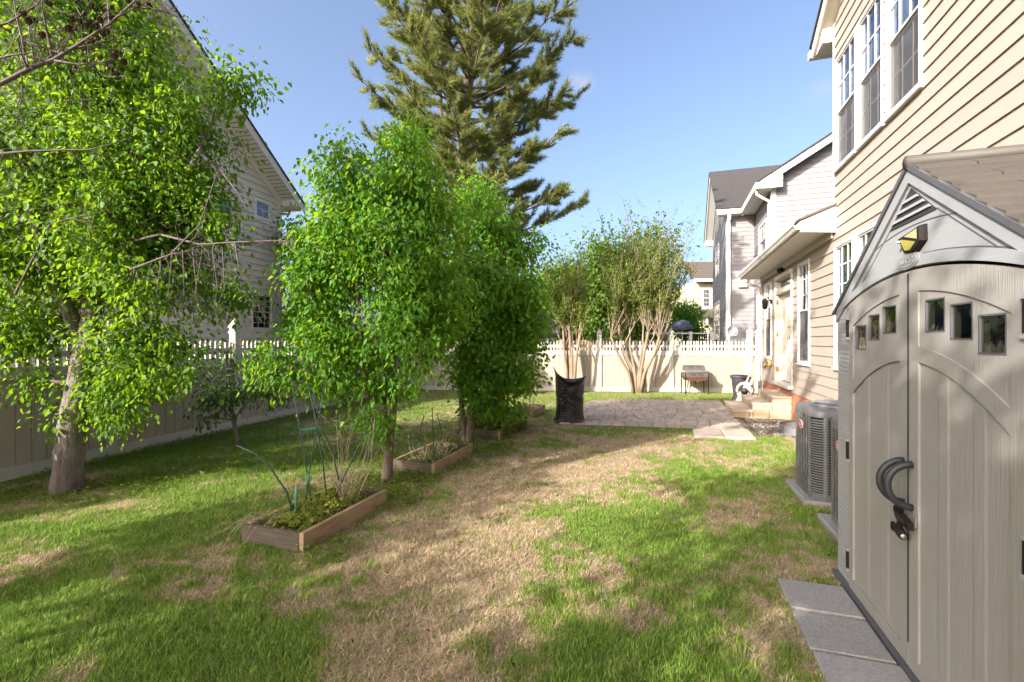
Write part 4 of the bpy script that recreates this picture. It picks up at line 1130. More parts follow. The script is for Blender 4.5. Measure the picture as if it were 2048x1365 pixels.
# doors
SEAM = 2.767
A_rec, A_led, A_pan = 0.16, 0.24, 0.26
for (a, b, sg) in ((SEAM - 0.004, DN, -1), (SEAM + 0.004, DE, 1)):
    lo, hi = min(a, b), max(a, b)
    mb = MB(HF)
    strip(mb, lo, hi, 0.035, arch(1.52, A_pan), -0.035, 0.002, 10)            # lower field (leaves the window band open)
    dr = mb.build('door', 'shed_door', shed, 'beige arched shed door leaf %s' % ('with the latch plate, nearer the camera' if sg < 0 else 'on the far side of the seam'))
    mb = MB(HF)
    s_in, s_out = 0.088, 0.062
    i0, i1 = sorted((a, a + sg * s_in)); o0_, o1_ = sorted((b, b - sg * s_out))
    strip(mb, i0, i1, 0.036, door_top, 0.0021, 0.013, 3)
    strip(mb, o0_, o1_, 0.036, door_top, 0.0021, 0.013, 3)
    f0, f1 = sorted((a + sg * s_in, b - sg * s_out))
    strip(mb, f0, f1, 0.036, 0.105, 0.0021, 0.013, 1)
    strip(mb, f0, f1, arch(1.835, A_rec), door_top, -0.03, 0.013, 12)         # top rail
    strip(mb, f0, f1, arch(1.505, A_pan), arch(1.575, A_led), -0.03, 0.013, 12)   # middle rail
    strip(mb, lo, hi, arch(1.835, A_rec), door_top, -0.034, -0.031, 8)
    mb.build('door_frame', 'shed_door', dr)
    # window band: panes stand in a recessed panel
    mb = MB(HF)
    panes = [(0.135, 0.297), (0.360, 0.515), (0.582, 0.690)] if False else [(0.138, 0.300), (0.338, 0.492), (0.525, 0.682)]
    edges = [s_in] + [x for p in panes for x in p] + [0.77 - s_out]
    for k in range(0, len(edges), 2):
        u0_, u1_ = sorted((a + sg * edges[k], a + sg * edges[k + 1]))
        strip(mb, u0_, u1_, arch(1.575, A_led), arch(1.835, A_rec), -0.03, 0.006, 3)
    for (p, q) in panes:
        u0_, u1_ = sorted((a + sg * p, a + sg * q)); um = (u0_ + u1_) / 2
        pt = arch(1.80, 0.165)(um); pb = pt - 0.148
        strip(mb, u0_, u1_, arch(1.575, A_led), pb, -0.03, 0.006, 3); strip(mb, u0_, u1_, pt, arch(1.835, A_rec), -0.03, 0.006, 3)
    mb.build('window_band', 'shed_door', dr)
    for (p, q) in panes:
        u0_, u1_ = sorted((a + sg * p, a + sg * q)); um = (u0_ + u1_) / 2
        pt = arch(1.80, 0.165)(um); pb = pt - 0.148
        mb = MB(HF)
        for (x0, x1, z0, z1) in ((u0_, u1_, pt - .007, pt), (u0_, u1_, pb, pb + .007), (u0_, u0_ + .007, pb + .007, pt - .007), (u1_ - .007, u1_, pb + .007, pt - .007)):
            mb.prism([(x0, z0), (x1, z0), (x1, z1), (x0, z1)], F, -0.010, 0.0075)
        mb.build('pane_frame', 'shed_edge', dr)
        mb = MB(HF); mb.prism([(u0_, pb), (u1_, pb), (u1_, pt), (u0_, pt)], F, -0.004, 0.0); mb.build('pane', 'glass_dark', dr)
    mb = MB(HF)                                                    # moulded battens between the planks
    for (p, q) in ((0.235, 0.325), (0.485, 0.570)):
        u0_, u1_ = sorted((a + sg * p, a + sg * q))
        um = (u0_ + u1_) / 2
        for (x0, x1, t0, t1) in ((u0_, u0_ + .012, .0021, .0042), (u0_ + .012, u1_ - .012, .0042, .0042), (u1_ - .012, u1_, .0042, .0021)):
            zt = arch(1.505, A_pan)
            mb.hexa([F(x0, .106, .001), F(x1, .106, .001), F(x1, zt(x1), .001), F(x0, zt(x0), .001), F(x0, .106, t0 + .0005), F(x1, .106, t1 + .0005), F(x1, zt(x1), t1 + .0005), F(x0, zt(x0), t0 + .0005)])
    mb.build('batten', 'shed_door', dr)
    mb = MB(HF); strip(mb, lo, hi, 1.38, 1.85, -0.30, -0.29, 1); mb.build('shed_interior', 'interior', dr)
    # handle: a C standing off the seam stile
    mb = MB(HF); un = SEAM - 0.050 if sg < 0 else SEAM + 0.036
    pts = [F(un, 0.915 + 0.102 * math.cos(t), 0.018 + 0.098 * math.sin(t)) for t in [math.pi * k / 14 for k in range(15)]]
    mb.tube(pts, [0.016] * 15, 10); mb.build('handle', 'dark_plastic', dr)
    for zz_ in (0.20, 0.90, 1.68):
        mb = MB(HF); x = b + sg * 0.018
        mb.prism([(x - 0.013, zz_ - 0.055), (x + 0.013, zz_ - 0.055), (x + 0.013, zz_ + 0.055), (x - 0.013, zz_ + 0.055)], F, 0.001, 0.022); hg = mb.build('hinge', 'black_metal', dr)
        mb = MB(HF); mb.prism([(x - 0.017, zz_ - 0.072), (x + 0.017, zz_ - 0.072), (x + 0.017, zz_ - 0.057), (x - 0.017, zz_ - 0.057)], F, 0.001, 0.026); mb.build('hinge_end', 'shed_trim', hg)
        mb = MB(HF); mb.prism([(x - 0.017, zz_ + 0.057), (x + 0.017, zz_ + 0.057), (x + 0.017, zz_ + 0.072), (x - 0.017, zz_ + 0.072)], F, 0.001, 0.026); mb.build('hinge_end', 'shed_trim', hg)
mb = MB(HF); strip(mb, SEAM - 0.0075, SEAM + 0.0075, 0.15, 1.925, 0.004, 0.0145, 1); mb.build('seam_shade', 'ac_dark', shed)  # dark strip laid over the seam, painting the shaded gap between the leaves
mb = MB(HF); mb.box(S['L0'] - 0.035, S['L1'], S['u0'], S['u1'] + 0.005, -0.01, 0.032); mb.build('floor_edge', 'shed_edge', shed)
# hasp and padlock
mb = MB(HF)
mb.prism([(SEAM - 0.10, 0.735), (SEAM + 0.055, 0.775), (SEAM + 0.055, 0.815), (SEAM - 0.10, 0.775)], F, 0.0205, 0.026, 'steel')
mb.prism([(SEAM - 0.085, 0.715), (SEAM - 0.005, 0.735), (SEAM - 0.005, 0.77), (SEAM - 0.085, 0.75)], F, 0.027, 0.05, 'black_metal')
mb.tube([F(SEAM + 0.03, 0.775, 0.026), F(SEAM + 0.03, 0.775, 0.055)], 0.021, 10, 'black_metal'); mb.tube([F(SEAM - 0.06, 0.742, 0.05), F(SEAM - 0.06, 0.742, 0.064)], 0.016, 10, 'black_metal')
mb.tube([F(SEAM + 0.03, 0.775, 0.05), F(SEAM - 0.02, 0.755, 0.06), F(SEAM - 0.06, 0.742, 0.06)], 0.013, 8, 'black_metal')
lt = mb.build('latch', None, shed)
mb = MB(HF)
mb.tube([F(SEAM - 0.015, 0.735, 0.05), F(SEAM - 0.015, 0.70, 0.055)], 0.014, 8, 'black_metal')
mb.tube([F(SEAM + 0.03, 0.690, 0.05), F(SEAM - 0.045, 0.672, 0.05)], 0.020, 10, 'black_metal')
mb.tube([F(SEAM + 0.03 + 0.018 * math.cos(t), 0.692 + 0.018 * math.sin(t), 0.062) for t in [k * math.pi / 6 for k in range(13)]], 0.006, 6, 'black_metal')
mb.tube([F(SEAM - 0.046, 0.672, 0.05), F(SEAM - 0.049, 0.672, 0.05)], 0.013, 10, 'steel')
mb.build('padlock', None, lt)
# solar wall light on the gable
mb = MB(HF)
ul, ur = uwall(1794, S['L0'] - .03), uwall(1839, S['L0'] - .03)
P_ = [(ul, 2.105), (ur, 2.13), (ur - 0.005, 2.055), (ur + 0.075, 2.012), (ul - 0.075, 2.02)]
Q_ = [(ul - 0.010, 2.102), (ur + 0.008, 2.125), (ur + 0.004, 2.058), (ur + 0.077, 2.018), (ul - 0.077, 2.025)]
n = 5
mb.add([F(a, b, 0.0) for a, b in P_] + [F(a, b, 0.014) for a, b in P_] + [F(a, b, 0.030) for a, b in Q_],
       [tuple(range(5))[::-1], tuple(range(10, 15))] + [(i, (i + 1) % 5, 5 + (i + 1) % 5, 5 + i) for i in range(5)] + [(5 + i, 5 + (i + 1) % 5, 10 + (i + 1) % 5, 10 + i) for i in range(5)])
sl = tag(mb.build('solar_light', 'black_metal'), 'small black solar lamp with yellow panels under the shed gable vent', 'lamp')
qa, qb, qc, qd, qe = [Vector(F(a, b, 0.0315)) for a, b in Q_]
mb = MB(HF); cen = (qa + qb + qc + qd + qe) / 5
def shrink(ps, f):
    c = sum(ps, Vector()) / len(ps); return [c + (p - c) * f for p in ps]
mb.add(shrink([qa.lerp(qb, .15), qb, qc], .72), [(0, 1, 2)]); mb.build('panel', 'lamp_yellow', sl)
mb = MB(HF); mb.add(shrink([qa, qa.lerp(qb, .12), qc, qd, qe], .74), [(0, 1, 2, 3, 4)]); mb.build('led_panel', 'lamp_led', sl)
mb = MB(HF); mb.lathe([(0.014, -0.002), (0.013, 0.006), (0.0, 0.012)], F(ul - 0.02, 2.085, 0.026), 10); mb.build('sensor', 'shed_trim', sl)

# ================================================================== slabs beside the shed
for i, (a, b, c, d) in enumerate(SLABS):
    lb = ['concrete slab nearest the camera in the strip beside the shed, out of frame', 'concrete slab at the bottom edge of the picture beside the shed door', 'concrete slab second from the bottom, beside the shed door seam',
          'middle concrete slab in the strip, below the shed handles', 'concrete slab with a light patch, second from the far end of the strip', 'farthest concrete slab of the strip, at the shed corner'][i]
    mb = MB(HF); j = random.uniform(-.006, .006)
    mb.bbox(a + j, b + j, c, d, -0.03, 0.022 + random.uniform(-.004, .004), 0.006)
    o = mb.build('paving_slab', 'concrete'); tag(o, lb, 'paving slab', 'concrete slabs beside the shed')

# ================================================================== air conditioners
def aircon(l0, l1, u0, u1, zb, zt, label, mats=None):
    t = thing('air_conditioner', label, 'air conditioner', HF @ Vector(((l0 + l1) / 2, (u0 + u1) / 2, zb)), PHI, 'outdoor air conditioning units by the house wall')
    ch = 0.12
    def octo(d):
        a, b, c, e, k = l0 + d, l1 - d, u0 + d, u1 - d, ch
        out = []
        for (cx, cy_, g0) in ((b - k, e - k, 0), (a + k, e - k, 90), (a + k, c + k, 180), (b - k, c + k, 270)):
            for q in range(4): out.append((cx + k * math.cos(R(g0 + q * 30)), cy_ + k * math.sin(R(g0 + q * 30))))
        return out
    pz = lambda a, b, o: (a, b, o)
    mb = MB(HF); mb.prism(octo(0.03), pz, zb + 0.03, zt - 0.06); mb.build('coil', 'ac_dark', t)
    mb = MB(HF); mb.prism(octo(0.0), pz, zb, zb + 0.05); mb.build('base_pan', 'ac_case', t)
    mb = MB(HF)
    o0, o1, o2 = octo(-0.004), octo(0.02), octo(0.11)
    n = len(o0)
    vs = [(a, b, zt - 0.085) for a, b in o0] + [(a, b, zt - 0.03) for a, b in o0] + [(a, b, zt - 0.004) for a, b in o1] + [(a, b, zt) for a, b in o2]
    fs = [(j * n + i, j * n + (i + 1) % n, (j + 1) * n + (i + 1) % n, (j + 1) * n + i) for j in range(3) for i in range(n)]
    mb.add(vs, fs, None, True)
    c = ((l0 + l1) / 2, (u0 + u1) / 2)
    r0 = 0.285
    # deck from octagon to the round fan opening
    ring = [(c[0] + r0 * math.cos(2 * math.pi * i / 32), c[1] + r0 * math.sin(2 * math.pi * i / 32), zt + 0.004) for i in range(32)]
    vs = [(a, b, zt) for a, b in o2] + ring
    for i in range(32):
        ang = 2 * math.pi * i / 32
        def near(p): return min(range(n), key=lambda q: (o2[q][0] - p[0]) ** 2 + (o2[q][1] - p[1]) ** 2)
        a, b = near(ring[i]), near(ring[(i + 1) % 32])
        f = (n + i, n + (i + 1) % 32, b) if a == b else (n + i, n + (i + 1) % 32, b, a)
        mb.add([], [], None); fs2 = f
        mb.f.append(tuple(x + len(mb.v) for x in fs2)); mb.mi.append(0); mb.sm.append(False)
    mb.v.extend(vs)
    mb.build('top_cover', 'ac_case', t)
    mb = MB(HF); mb.lathe([(r0 + 0.02, 0.003), (r0 + 0.008, 0.028), (r0 - 0.012, 0.028), (r0 - 0.015, -0.02)], (c[0], c[1], zt), 32); mb.build('fan_ring', 'ac_case', t)
    mb = MB(HF)
    for i in range(36):
        g_ = 2 * math.pi * i / 36
        mb.tube([(c[0] + 0.06 * math.cos(g_), c[1] + 0.06 * math.sin(g_), zt + 0.036), (c[0] + r0 * math.cos(g_), c[1] + r0 * math.sin(g_), zt + 0.030)], 0.0028, 4, None, False)
    for r_ in (0.06, 0.12, 0.18, 0.24):
        mb.tube([(c[0] + r_ * math.cos(2 * math.pi * i / 24), c[1] + r_ * math.sin(2 * math.pi * i / 24), zt + 0.034) for i in range(25)], 0.0028, 4, None, False)
    mb.build('fan_guard', 'ac_guard', t)
    mb = MB(HF); mb.lathe([(0.0, -0.05), (r0 - 0.016, -0.06)], (c[0], c[1], zt), 24); mb.build('fan', 'ac_dark', t)
    # louvred faces: slats crossed by ribs
    def face(P0, P1, nrm, ribs, sl_n, nm='louver_panel'):
        P0, P1, nrm = Vector(P0), Vector(P1), Vector(nrm)
        mb = MB(HF)
        T = (P1 - P0)
        def pt(s, z, o): q = P0 + T * s + nrm * o; return (q.x, q.y, z)
        zz0, zz1 = zb + 0.05, zt - 0.085
        for (a, b) in ((0, 0.04), (0.96, 1)): mb.hexa([pt(a, zz0, -.012), pt(b, zz0, -.012), pt(b, zz1, -.012), pt(a, zz1, -.012), pt(a, zz0, 0), pt(b, zz0, 0), pt(b, zz1, 0), pt(a, zz1, 0)])
        for k in range(ribs):
            s = (k + 1) / (ribs + 1)
            mb.hexa([pt(s - .018, zz0, -.012), pt(s + .018, zz0, -.012), pt(s + .018, zz1, -.012), pt(s - .018, zz1, -.012), pt(s - .018, zz0, -.001), pt(s + .018, zz0, -.001), pt(s + .018, zz1, -.001), pt(s - .018, zz1, -.001)])
        for k in range(sl_n):
            z = zz0 + (zz1 - zz0) * k / sl_n
            h = (zz1 - zz0) / sl_n
            mb.hexa([pt(.04, z, -.014), pt(.96, z, -.014), pt(.96, z + h * .30, -.020), pt(.04, z + h * .30, -.020), pt(.04, z + h * .22, -.002), pt(.96, z + h * .22, -.002), pt(.96, z + h * .52, -.004), pt(.04, z + h * .52, -.004)])
        mb.build(nm, 'ac_case', t)
    face((l0, u1 - ch, 0), (l0, u0 + ch, 0), (-1, 0, 0), 4, 30)
    face((l0 + ch, u0, 0), (l1 - ch, u0, 0), (0, -1, 0), 4, 30)
    face((l1 - ch, u1, 0), (l0 + ch, u1, 0), (0, 1, 0), 4, 30)
    # rounded corner guards
    for (cx, cy_, g0) in ((l0 + ch, u0 + ch, 180), (l0 + ch, u1 - ch, 90)):
        mb = MB(HF)
        for k in range(30):
            z = zb + 0.06 + (zt - 0.09 - zb - 0.06) * k / 30
            mb.tube([(cx + (ch - .006) * math.cos(R(g0 + q)), cy_ + (ch - .006) * math.sin(R(g0 + q)), z) for q in (8, 31, 59, 82)], 0.0065, 4, None, False)
        for q0, q1 in ((0, 9), (81, 90)):
            p, q = [(cx + ch * math.cos(R(g0 + d)), cy_ + ch * math.sin(R(g0 + d))) for d in (q0, q1)]
            p2, q2 = [(cx + (ch - .02) * math.cos(R(g0 + d)), cy_ + (ch - .02) * math.sin(R(g0 + d))) for d in (q0, q1)]
            mb.hexa([(p2[0], p2[1], zb + .04), (q2[0], q2[1], zb + .04), (q2[0], q2[1], zt - .08), (p2[0], p2[1], zt - .08), (p[0], p[1], zb + .04), (q[0], q[1], zb + .04), (q[0], q[1], zt - .08), (p[0], p[1], zt - .08)])
        mb.build('corner_guard', 'ac_guard', t)
    mb = MB(HF)
    um, zm = u1 - ch - (u1 - u0 - 2 * ch) * 0.42, zt - 0.21
    E = lambda rx, rz, o: ([(um + rx * math.cos(k * math.pi / 8), zm + rz * math.sin(k * math.pi / 8)) for k in range(16)], lambda a, b, q: (l0 - q, a, b), 0.0, o)
    mb.prism(*E(0.085, 0.048, 0.010), 'badge_pale'); mb.prism([(x, y) for x, y in E(0.074, 0.040, 0)[0]], lambda a, b, q: (l0 - q, a, b), 0.0101, 0.013, 'badge_red')
    for k in range(3): mb.prism([(um - .045, zm - .017 + k * .014), (um + .045, zm - .017 + k * .014), (um + .045, zm - .012 + k * .014), (um - .045, zm - .012 + k * .014)], lambda a, b, q: (l0 - q, a, b), 0.0131, 0.0145, 'badge_pale')
    mb.build('badge', None, t)
    return t
PADS = []
for i, (l0, l1, u0, u1) in enumerate(AC_POS):
    aircon(l0, l1, u0 - 0.0, u1, 0.035, 0.93, ['gray louvred air conditioner farther from the shed, whole fan top showing', 'gray louvred air conditioner half hidden behind the shed corner'][i])
    mb = MB(HF); mb.bbox(l0 - 0.07, l1 + 0.06, u0 - 0.03, u1 + 0.05, -0.02, 0.030, 0.01)
    tag(mb.build('concrete_pad', 'concrete'), ['low concrete pad under the farther air conditioner', 'low concrete pad under the air conditioner beside the shed'][i], 'pad')

def scatter_stones(name, label, rect, n, r0, r1, frame=HF, z=0.0):
    vs, fs = [], []
    base = [(1, 0, 0), (-1, 0, 0), (0, 1, 0), (0, -1, 0), (0, 0, 1), (0, 0, -.6)]
    tri = [(0, 2, 4), (2, 1, 4), (1, 3, 4), (3, 0, 4), (2, 0, 5), (1, 2, 5), (3, 1, 5), (0, 3, 5)]
    mb = MB(frame)
    for _ in range(n):
        x, y = random.uniform(rect[0], rect[1]), random.uniform(rect[2], rect[3])
        r = random.uniform(r0, r1); a = random.uniform(0, 6.28)
        ca, sa = math.cos(a), math.sin(a); sx, sy, sz = random.uniform(.7, 1.4), random.uniform(.6, 1), random.uniform(.4, .8)
        mb.add([(x + r * (bx * sx * ca - by * sy * sa), y + r * (bx * sx * sa + by * sy * ca), z + r * sz * bz * .9) for bx, by, bz in base], tri, None, False)
    return tag(mb.build(name, 'gravel'), label, 'gravel', kind='stuff')
scatter_stones('gravel', 'pale pebbles along the house wall around the air conditioners', (1.85, 2.4, 3.95, 8.9), 1500, 0.010, 0.024)
scatter_stones('gravel', 'pale pebbles on the ground between the steps and the window well', (1.5, 2.4, 8.9, 10.88), 650, 0.010, 0.026)
mb = MB(HF); mb.box(1.95, WALL_L + 0.01, 3.76, 8.9, -0.02, 0.001); mb.box(1.45, WALL_L + 0.01, 8.9, 10.89, -0.02, 0.001); tag(mb.build('gravel_bed', 'paver_bed'), kind='structure')
# window well of corrugated steel against the foundation
mb = MB(HF)
wc = LU(ground(1573, 842)); cu_ = 9.45
for k in range(5): pass
prof = []
for k in range(9): prof.append((0.52 + (0.012 if k % 2 else -0.012), -0.03 + k * 0.02))
prof.append((0.50, 0.135)); prof.append((0.54, 0.14)); prof.append((0.545, 0.13))
mb.lathe(prof, (WALL_L + 0.0, cu_, 0.0), 24, None, R(90), R(270))
tag(mb.build('window_well', 'galvanised'), 'curved galvanised steel window well against the brick foundation', 'window well')

# ================================================================== patio of tumbled pavers
pat = thing('patio', None, None, PAT_O, 0); tag(pat, kind='structure')
def pab(a, b, z): p = PAT_O + PAT_Q * a + PAT_D * b; return (p.x, p.y, z)
mb = MB(); mb.hexa([pab(0, 0, -.04), pab(PAT_W, 0, -.04), pab(PAT_W, PAT_DEP - .3, -.04), pab(.0, PAT_DEP - .9, -.04), pab(0, 0, .002), pab(PAT_W, 0, .002), pab(PAT_W, PAT_DEP - .3, .002), pab(.0, PAT_DEP - .9, .002)])
mb.build('paver_bed', 'paver_bed', pat)
b = 0.0
row = 0
npv = 0
while b < PAT_DEP - 0.05:
    h = 0.235
    a = -random.uniform(0, .12)
    while a < PAT_W:
        w = random.choice((0.17, 0.235, 0.235, 0.30)) if row > 0 else 0.25
        a0, a1 = max(a, 0), min(a + w, PAT_W)
        am, bm2 = (a0 + a1) / 2, b + h / 2
        inside = not (am < 0.9 and bm2 > PAT_DEP - 0.9 and (0.9 - am) ** 2 + (bm2 - PAT_DEP + 0.9) ** 2 > 0.80)
        L_, u_ = LU(Vector(pab(am, bm2, 0)))
        if a1 - a0 > 0.05 and inside and not (L_ > 1.33 and u_ > STEPS_U[0] - .05):
            z = 0.028 + random.uniform(-.004, .004); g_ = 0.006; q = 0.012
            mb = MB()
            c = [(a0 + g_, b + g_), (a1 - g_, b + g_), (a1 - g_, b + h - g_), (a0 + g_, b + h - g_)]
            ins = [(a0 + g_ + q, b + g_ + q), (a1 - g_ - q, b + g_ + q), (a1 - g_ - q, b + h - g_ - q), (a0 + g_ + q, b + h - g_ - q)]
            vs = [pab(x, y, -.01) for x, y in c] + [pab(x, y, z - .009) for x, y in c] + [pab(x, y, z) for x, y in ins]
            fs = [(8, 9, 10, 11)] + [(i, (i + 1) % 4, 4 + (i + 1) % 4, 4 + i) for i in range(4)] + [(4 + i, 4 + (i + 1) % 4, 8 + (i + 1) % 4, 8 + i) for i in range(4)]
            mb.add(vs, fs); mb.build('paver', 'paver', pat); npv += 1
        a += w
    b += h; row += 1
print('pavers', npv)
for i, (a0, a1) in enumerate(((2.43, 2.90), (2.91, 3.38))):
    mb = MB()
    c = [(a0, -.84), (a1, -.84), (a1, -.02), (a0, -.02)]; q = .012
    ins = [(a0 + q, -.84 + q), (a1 - q, -.84 + q), (a1 - q, -.02 - q), (a0 + q, -.02 - q)]
    vs = [pab(x, y, -.02) for x, y in c] + [pab(x, y, .022) for x, y in c] + [pab(x, y, .030) for x, y in ins]
    mb.add(vs, [(8, 9, 10, 11)] + [(k, (k + 1) % 4, 4 + (k + 1) % 4, 4 + k) for k in range(4)] + [(4 + k, 4 + (k + 1) % 4, 8 + (k + 1) % 4, 8 + k) for k in range(4)])
    tag(mb.build('paving_slab', 'paver'), ['large pinkish slab on the lawn side at the near corner of the patio', 'large pinkish slab at the near corner of the patio, closer to the house'][i], 'paving slab', 'large slabs in front of the patio')

# ================================================================== stone steps to the back door
st = thing('steps', 'three stone block steps rising to the back door', 'steps', HF @ Vector((1.8, STEPS_U[0], 0)), PHI)
lev = [(1.30, 0.0, 0.165), (1.66, 0.165, 0.325), (2.02, 0.325, 0.475)]
for k, (l0, z0, z1) in enumerate(lev):
    cap = 0.048
    # blocks of this course, along the near face and the left face
    l = l0 + 0.02
    widths = [0.30, 0.62, 0.30, 0.4]
    i = 0
    while l < WALL_L - 0.02:
        w = widths[(i + k) % 4]; e = min(l + w, WALL_L - 0.005)
        nx_ = lev[k + 1][0] + 0.028 if k < 2 else 9
        if l < nx_ - .05 < e - .02: e = nx_
        if WALL_L - e < 0.12: e = WALL_L - 0.005
        mb = MB(HF); ztop = z1 - (cap if e <= (lev[k + 1][0] + 0.05 if k < 2 else 9) else 0.004)
        ztop = z1 - (cap + .003) if (k == 2 or l < lev[min(k + 1, 2)][0] - .02) else z1 - 0.004
        mb.bbox(l + .006, e - .006, STEPS_U[0] + random.uniform(0, .012), STEPS_U[0] + 0.22, z0 + .003, ztop, 0.012); mb.build('wall_block', 'stone', st)
        l = e; i += 1
    u = STEPS_U[0] + 0.225
    while u < STEPS_U[1] - 0.05:
        e = min(u + random.choice((.3, .45, .6)), STEPS_U[1])
        if STEPS_U[1] - e < .12: e = STEPS_U[1]
        mb = MB(HF); mb.bbox(l0 + .02 + random.uniform(0, .012), l0 + 0.2, u + .004, e - .004, z0 + .003, z1 - cap - .003, 0.012); mb.build('wall_block', 'stone', st)
        u = e
    mb = MB(HF); mb.box(l0 + .205, WALL_L - .008, STEPS_U[0] + .225, STEPS_U[1] - .01, 0.0 if k == 0 else z0 - .02, z1 - cap - .004); mb.build('core_fill', 'mortar', st)
    c1 = lev[k + 1][0] + 0.03 if k < 2 else WALL_L - .006
    u = STEPS_U[0] - 0.004; cuts = [u, u + 0.80 + .1 * k, STEPS_U[1]]
    for a_, b_2 in zip(cuts[:-1], cuts[1:]):
        mb = MB(HF); mb.bbox(l0 + 0.008, c1, a_ + .002, b_2 - .002, z1 - cap, z1, 0.008); mb.build('cap_stone', 'cap_stone', st)

# ================================================================== raised beds
def bed(i, rect, label, fill, h=0.14):
    a0, a1, b0, b1 = rect
    t = thing('raised_bed', label, 'raised bed', HF @ Vector(((a0 + a1) / 2, (b0 + b1) / 2, 0)), PHI, 'timber raised beds down the lawn')
    th = 0.042
    for (x0, x1, y0, y1, mat) in ((a1 - th, a1, b0, b1, 'wood_new'), (a0, a0 + th, b0 + th + .002, b1 - th - .002, 'wood_new'), (a0 - .004, a1 - th - .002, b0 - .003, b0 + th, 'wood_gray'), (a0, a1 - th - .002, b1 - th, b1, 'wood_gray')):
        mb = MB(HF); mb.bbox(x0, x1, y0, y1, -0.02, h + random.uniform(-.006, .006), 0.005); mb.build('plank', mat, t)
    for k in range(4):
        mb = MB(HF); c = (a1 + .001, b0 + .02 if k < 2 else b1 - .02, .045 + .06 * (k % 2)); mb.tube([c, (c[0] + .003, c[1], c[2])], .005, 8); mb.build('screw', 'steel', t)
    n = 12; vs = []; 
    for yy in range(n + 1):
        for xx in range(n + 1):
            x = a0 + th + (a1 - a0 - 2 * th) * xx / n; y = b0 + th + (b1 - b0 - 2 * th) * yy / n
            vs.append((x, y, h - 0.075 + 0.03 * random.random() + (0.05 if fill == 'mulch' else 0.015) * math.sin(math.pi * xx / n) * math.sin(math.pi * yy / n)))
    fs = [(j * (n + 1) + k, j * (n + 1) + k + 1, (j + 1) * (n + 1) + k + 1, (j + 1) * (n + 1) + k) for j in range(n) for k in range(n)]
    mb = MB(HF); mb.add(vs, fs, None, True); mb.build('soil', fill, t)
    return t
bed(0, BEDS[0], 'nearest raised timber bed, with yellow weeds and green stakes', 'soil')
bed(1, BEDS[1], 'second raised timber bed, with dry stems, between the two leafy trees', 'soil')
bed(2, BEDS[2], 'third raised timber bed, smothered in green ground cover, one corner showing', 'soil')
bed(3, BEDS[3], 'farthest raised timber bed, filled with brown mulch, left of the black bag', 'mulch')

def weeds(name, label, rect, n, size, hgt, mat='leaf_weed', frame=HF, z0=0.07, tint=(0.2, 0.9), spill=0.0, cat='weeds'):
    P = np.stack([rng.uniform(rect[0] - spill, rect[1] + spill, n), rng.uniform(rect[2] - spill, rect[3] + spill, n), np.zeros(n)], 1)
    den = fnoise(P[:, 0] * 3, P[:, 1] * 3, 0.5)
    P[:, 2] = z0 + rng.random(n) ** 1.5 * hgt * (0.4 + 1.3 * den)
    F3 = np.array(frame)[:3, :3]; P = P @ F3.T
    A = rng.normal(0, 1, (n, 3)); A[:, 2] = A[:, 2] * 0.5 + 0.25
    N = rng.normal(0, 0.5, (n, 3)); N[:, 2] += 1
    ln = size * rng.uniform(0.6, 1.4, n)
    o = leaves(name, P, A, N, ln, ln * 0.75, mat, None, np.clip(rng.uniform(*tint, n) * (0.5 + den), 0, 1))
    return tag(o, label, cat, kind='stuff')
a0, a1, b0, b1 = BEDS[0]
weeds('weeds', 'yellow green weeds growing in the nearest raised bed', (a0 + .08, a1 - .07, b0 + .10, b1 - .15), 2600, 0.030, 0.13, z0=0.07, tint=(0.3, 1.2))
a0, a1, b0, b1 = BEDS[1]
weeds('weeds', 'sparse green weeds in the second raised bed', (a0 + .08, a1 - .07, b0 + .10, b1 - .1), 900, 0.028, 0.10, z0=0.07, tint=(0.0, 0.5))
a0, a1, b0, b1 = BEDS[2]
weeds('ground_cover', 'lush green ground cover spilling over the third raised bed', (a0 - .2, a1 + .12, b0 + .06, b1 + .25), 6500, 0.045, 0.36, z0=0.04, tint=(0.1, 0.6), cat='ground cover')

def stalk_bundle(mb, n, cx, cy_, spread, h, r, lean, mat=None, curve=0.15):
    for _ in range(n):
        x, y = cx + random.uniform(-spread, spread), cy_ + random.uniform(-spread, spread)
        hh = h * random.uniform(.45, 1.1); a = random.uniform(0, 6.28); l = lean * hh * random.random()
        k = random.uniform(-curve, curve) * hh
        pts = [(x, y, 0.05), (x + math.cos(a) * l * .4 + k, y + math.sin(a) * l * .4, hh * .5), (x + math.cos(a) * l, y + math.sin(a) * l, hh)]
        mb.tube(pts, [r, r * .8, r * .4], 4, mat, False)
# dry stems
dp = thing('dead_plant', 'tangle of pale dry stems standing in the nearest raised bed', 'dead plant', HF @ Vector((BEDS[0][0] + .4, BEDS[0][2] + .75, .07)), PHI)
mb = MB(HF); stalk_bundle(mb, 26, BEDS[0][0] + .40, BEDS[0][2] + .78, .07, .95, .0035, .55); mb.build('stem', 'twig_dry', dp)
mb = MB(HF)
for _ in range(40):
    x, y, z = BEDS[0][0] + .40 + random.gauss(0, .14), BEDS[0][2] + .78 + random.gauss(0, .1), random.uniform(.2, .9)
    mb.tube([(x, y, z), (x + random.gauss(0, .09), y + random.gauss(0, .06), z + random.uniform(.0, .12))], [.002, .001], 3, None, False)
tag(mb.build('twigs', 'twig_dry', dp), kind='stuff')
dp = thing('dead_plant', 'dry straw coloured stalks in the second raised bed', 'dead plant', HF @ Vector((BEDS[1][0] + .3, BEDS[1][2] + .5, .07)), PHI)
mb = MB(HF); stalk_bundle(mb, 60, BEDS[1][0] + .30, BEDS[1][2] + .5, .2, .38, .003, .9); mb.build('stem', 'twig_dry', dp)
mb = MB(HF)
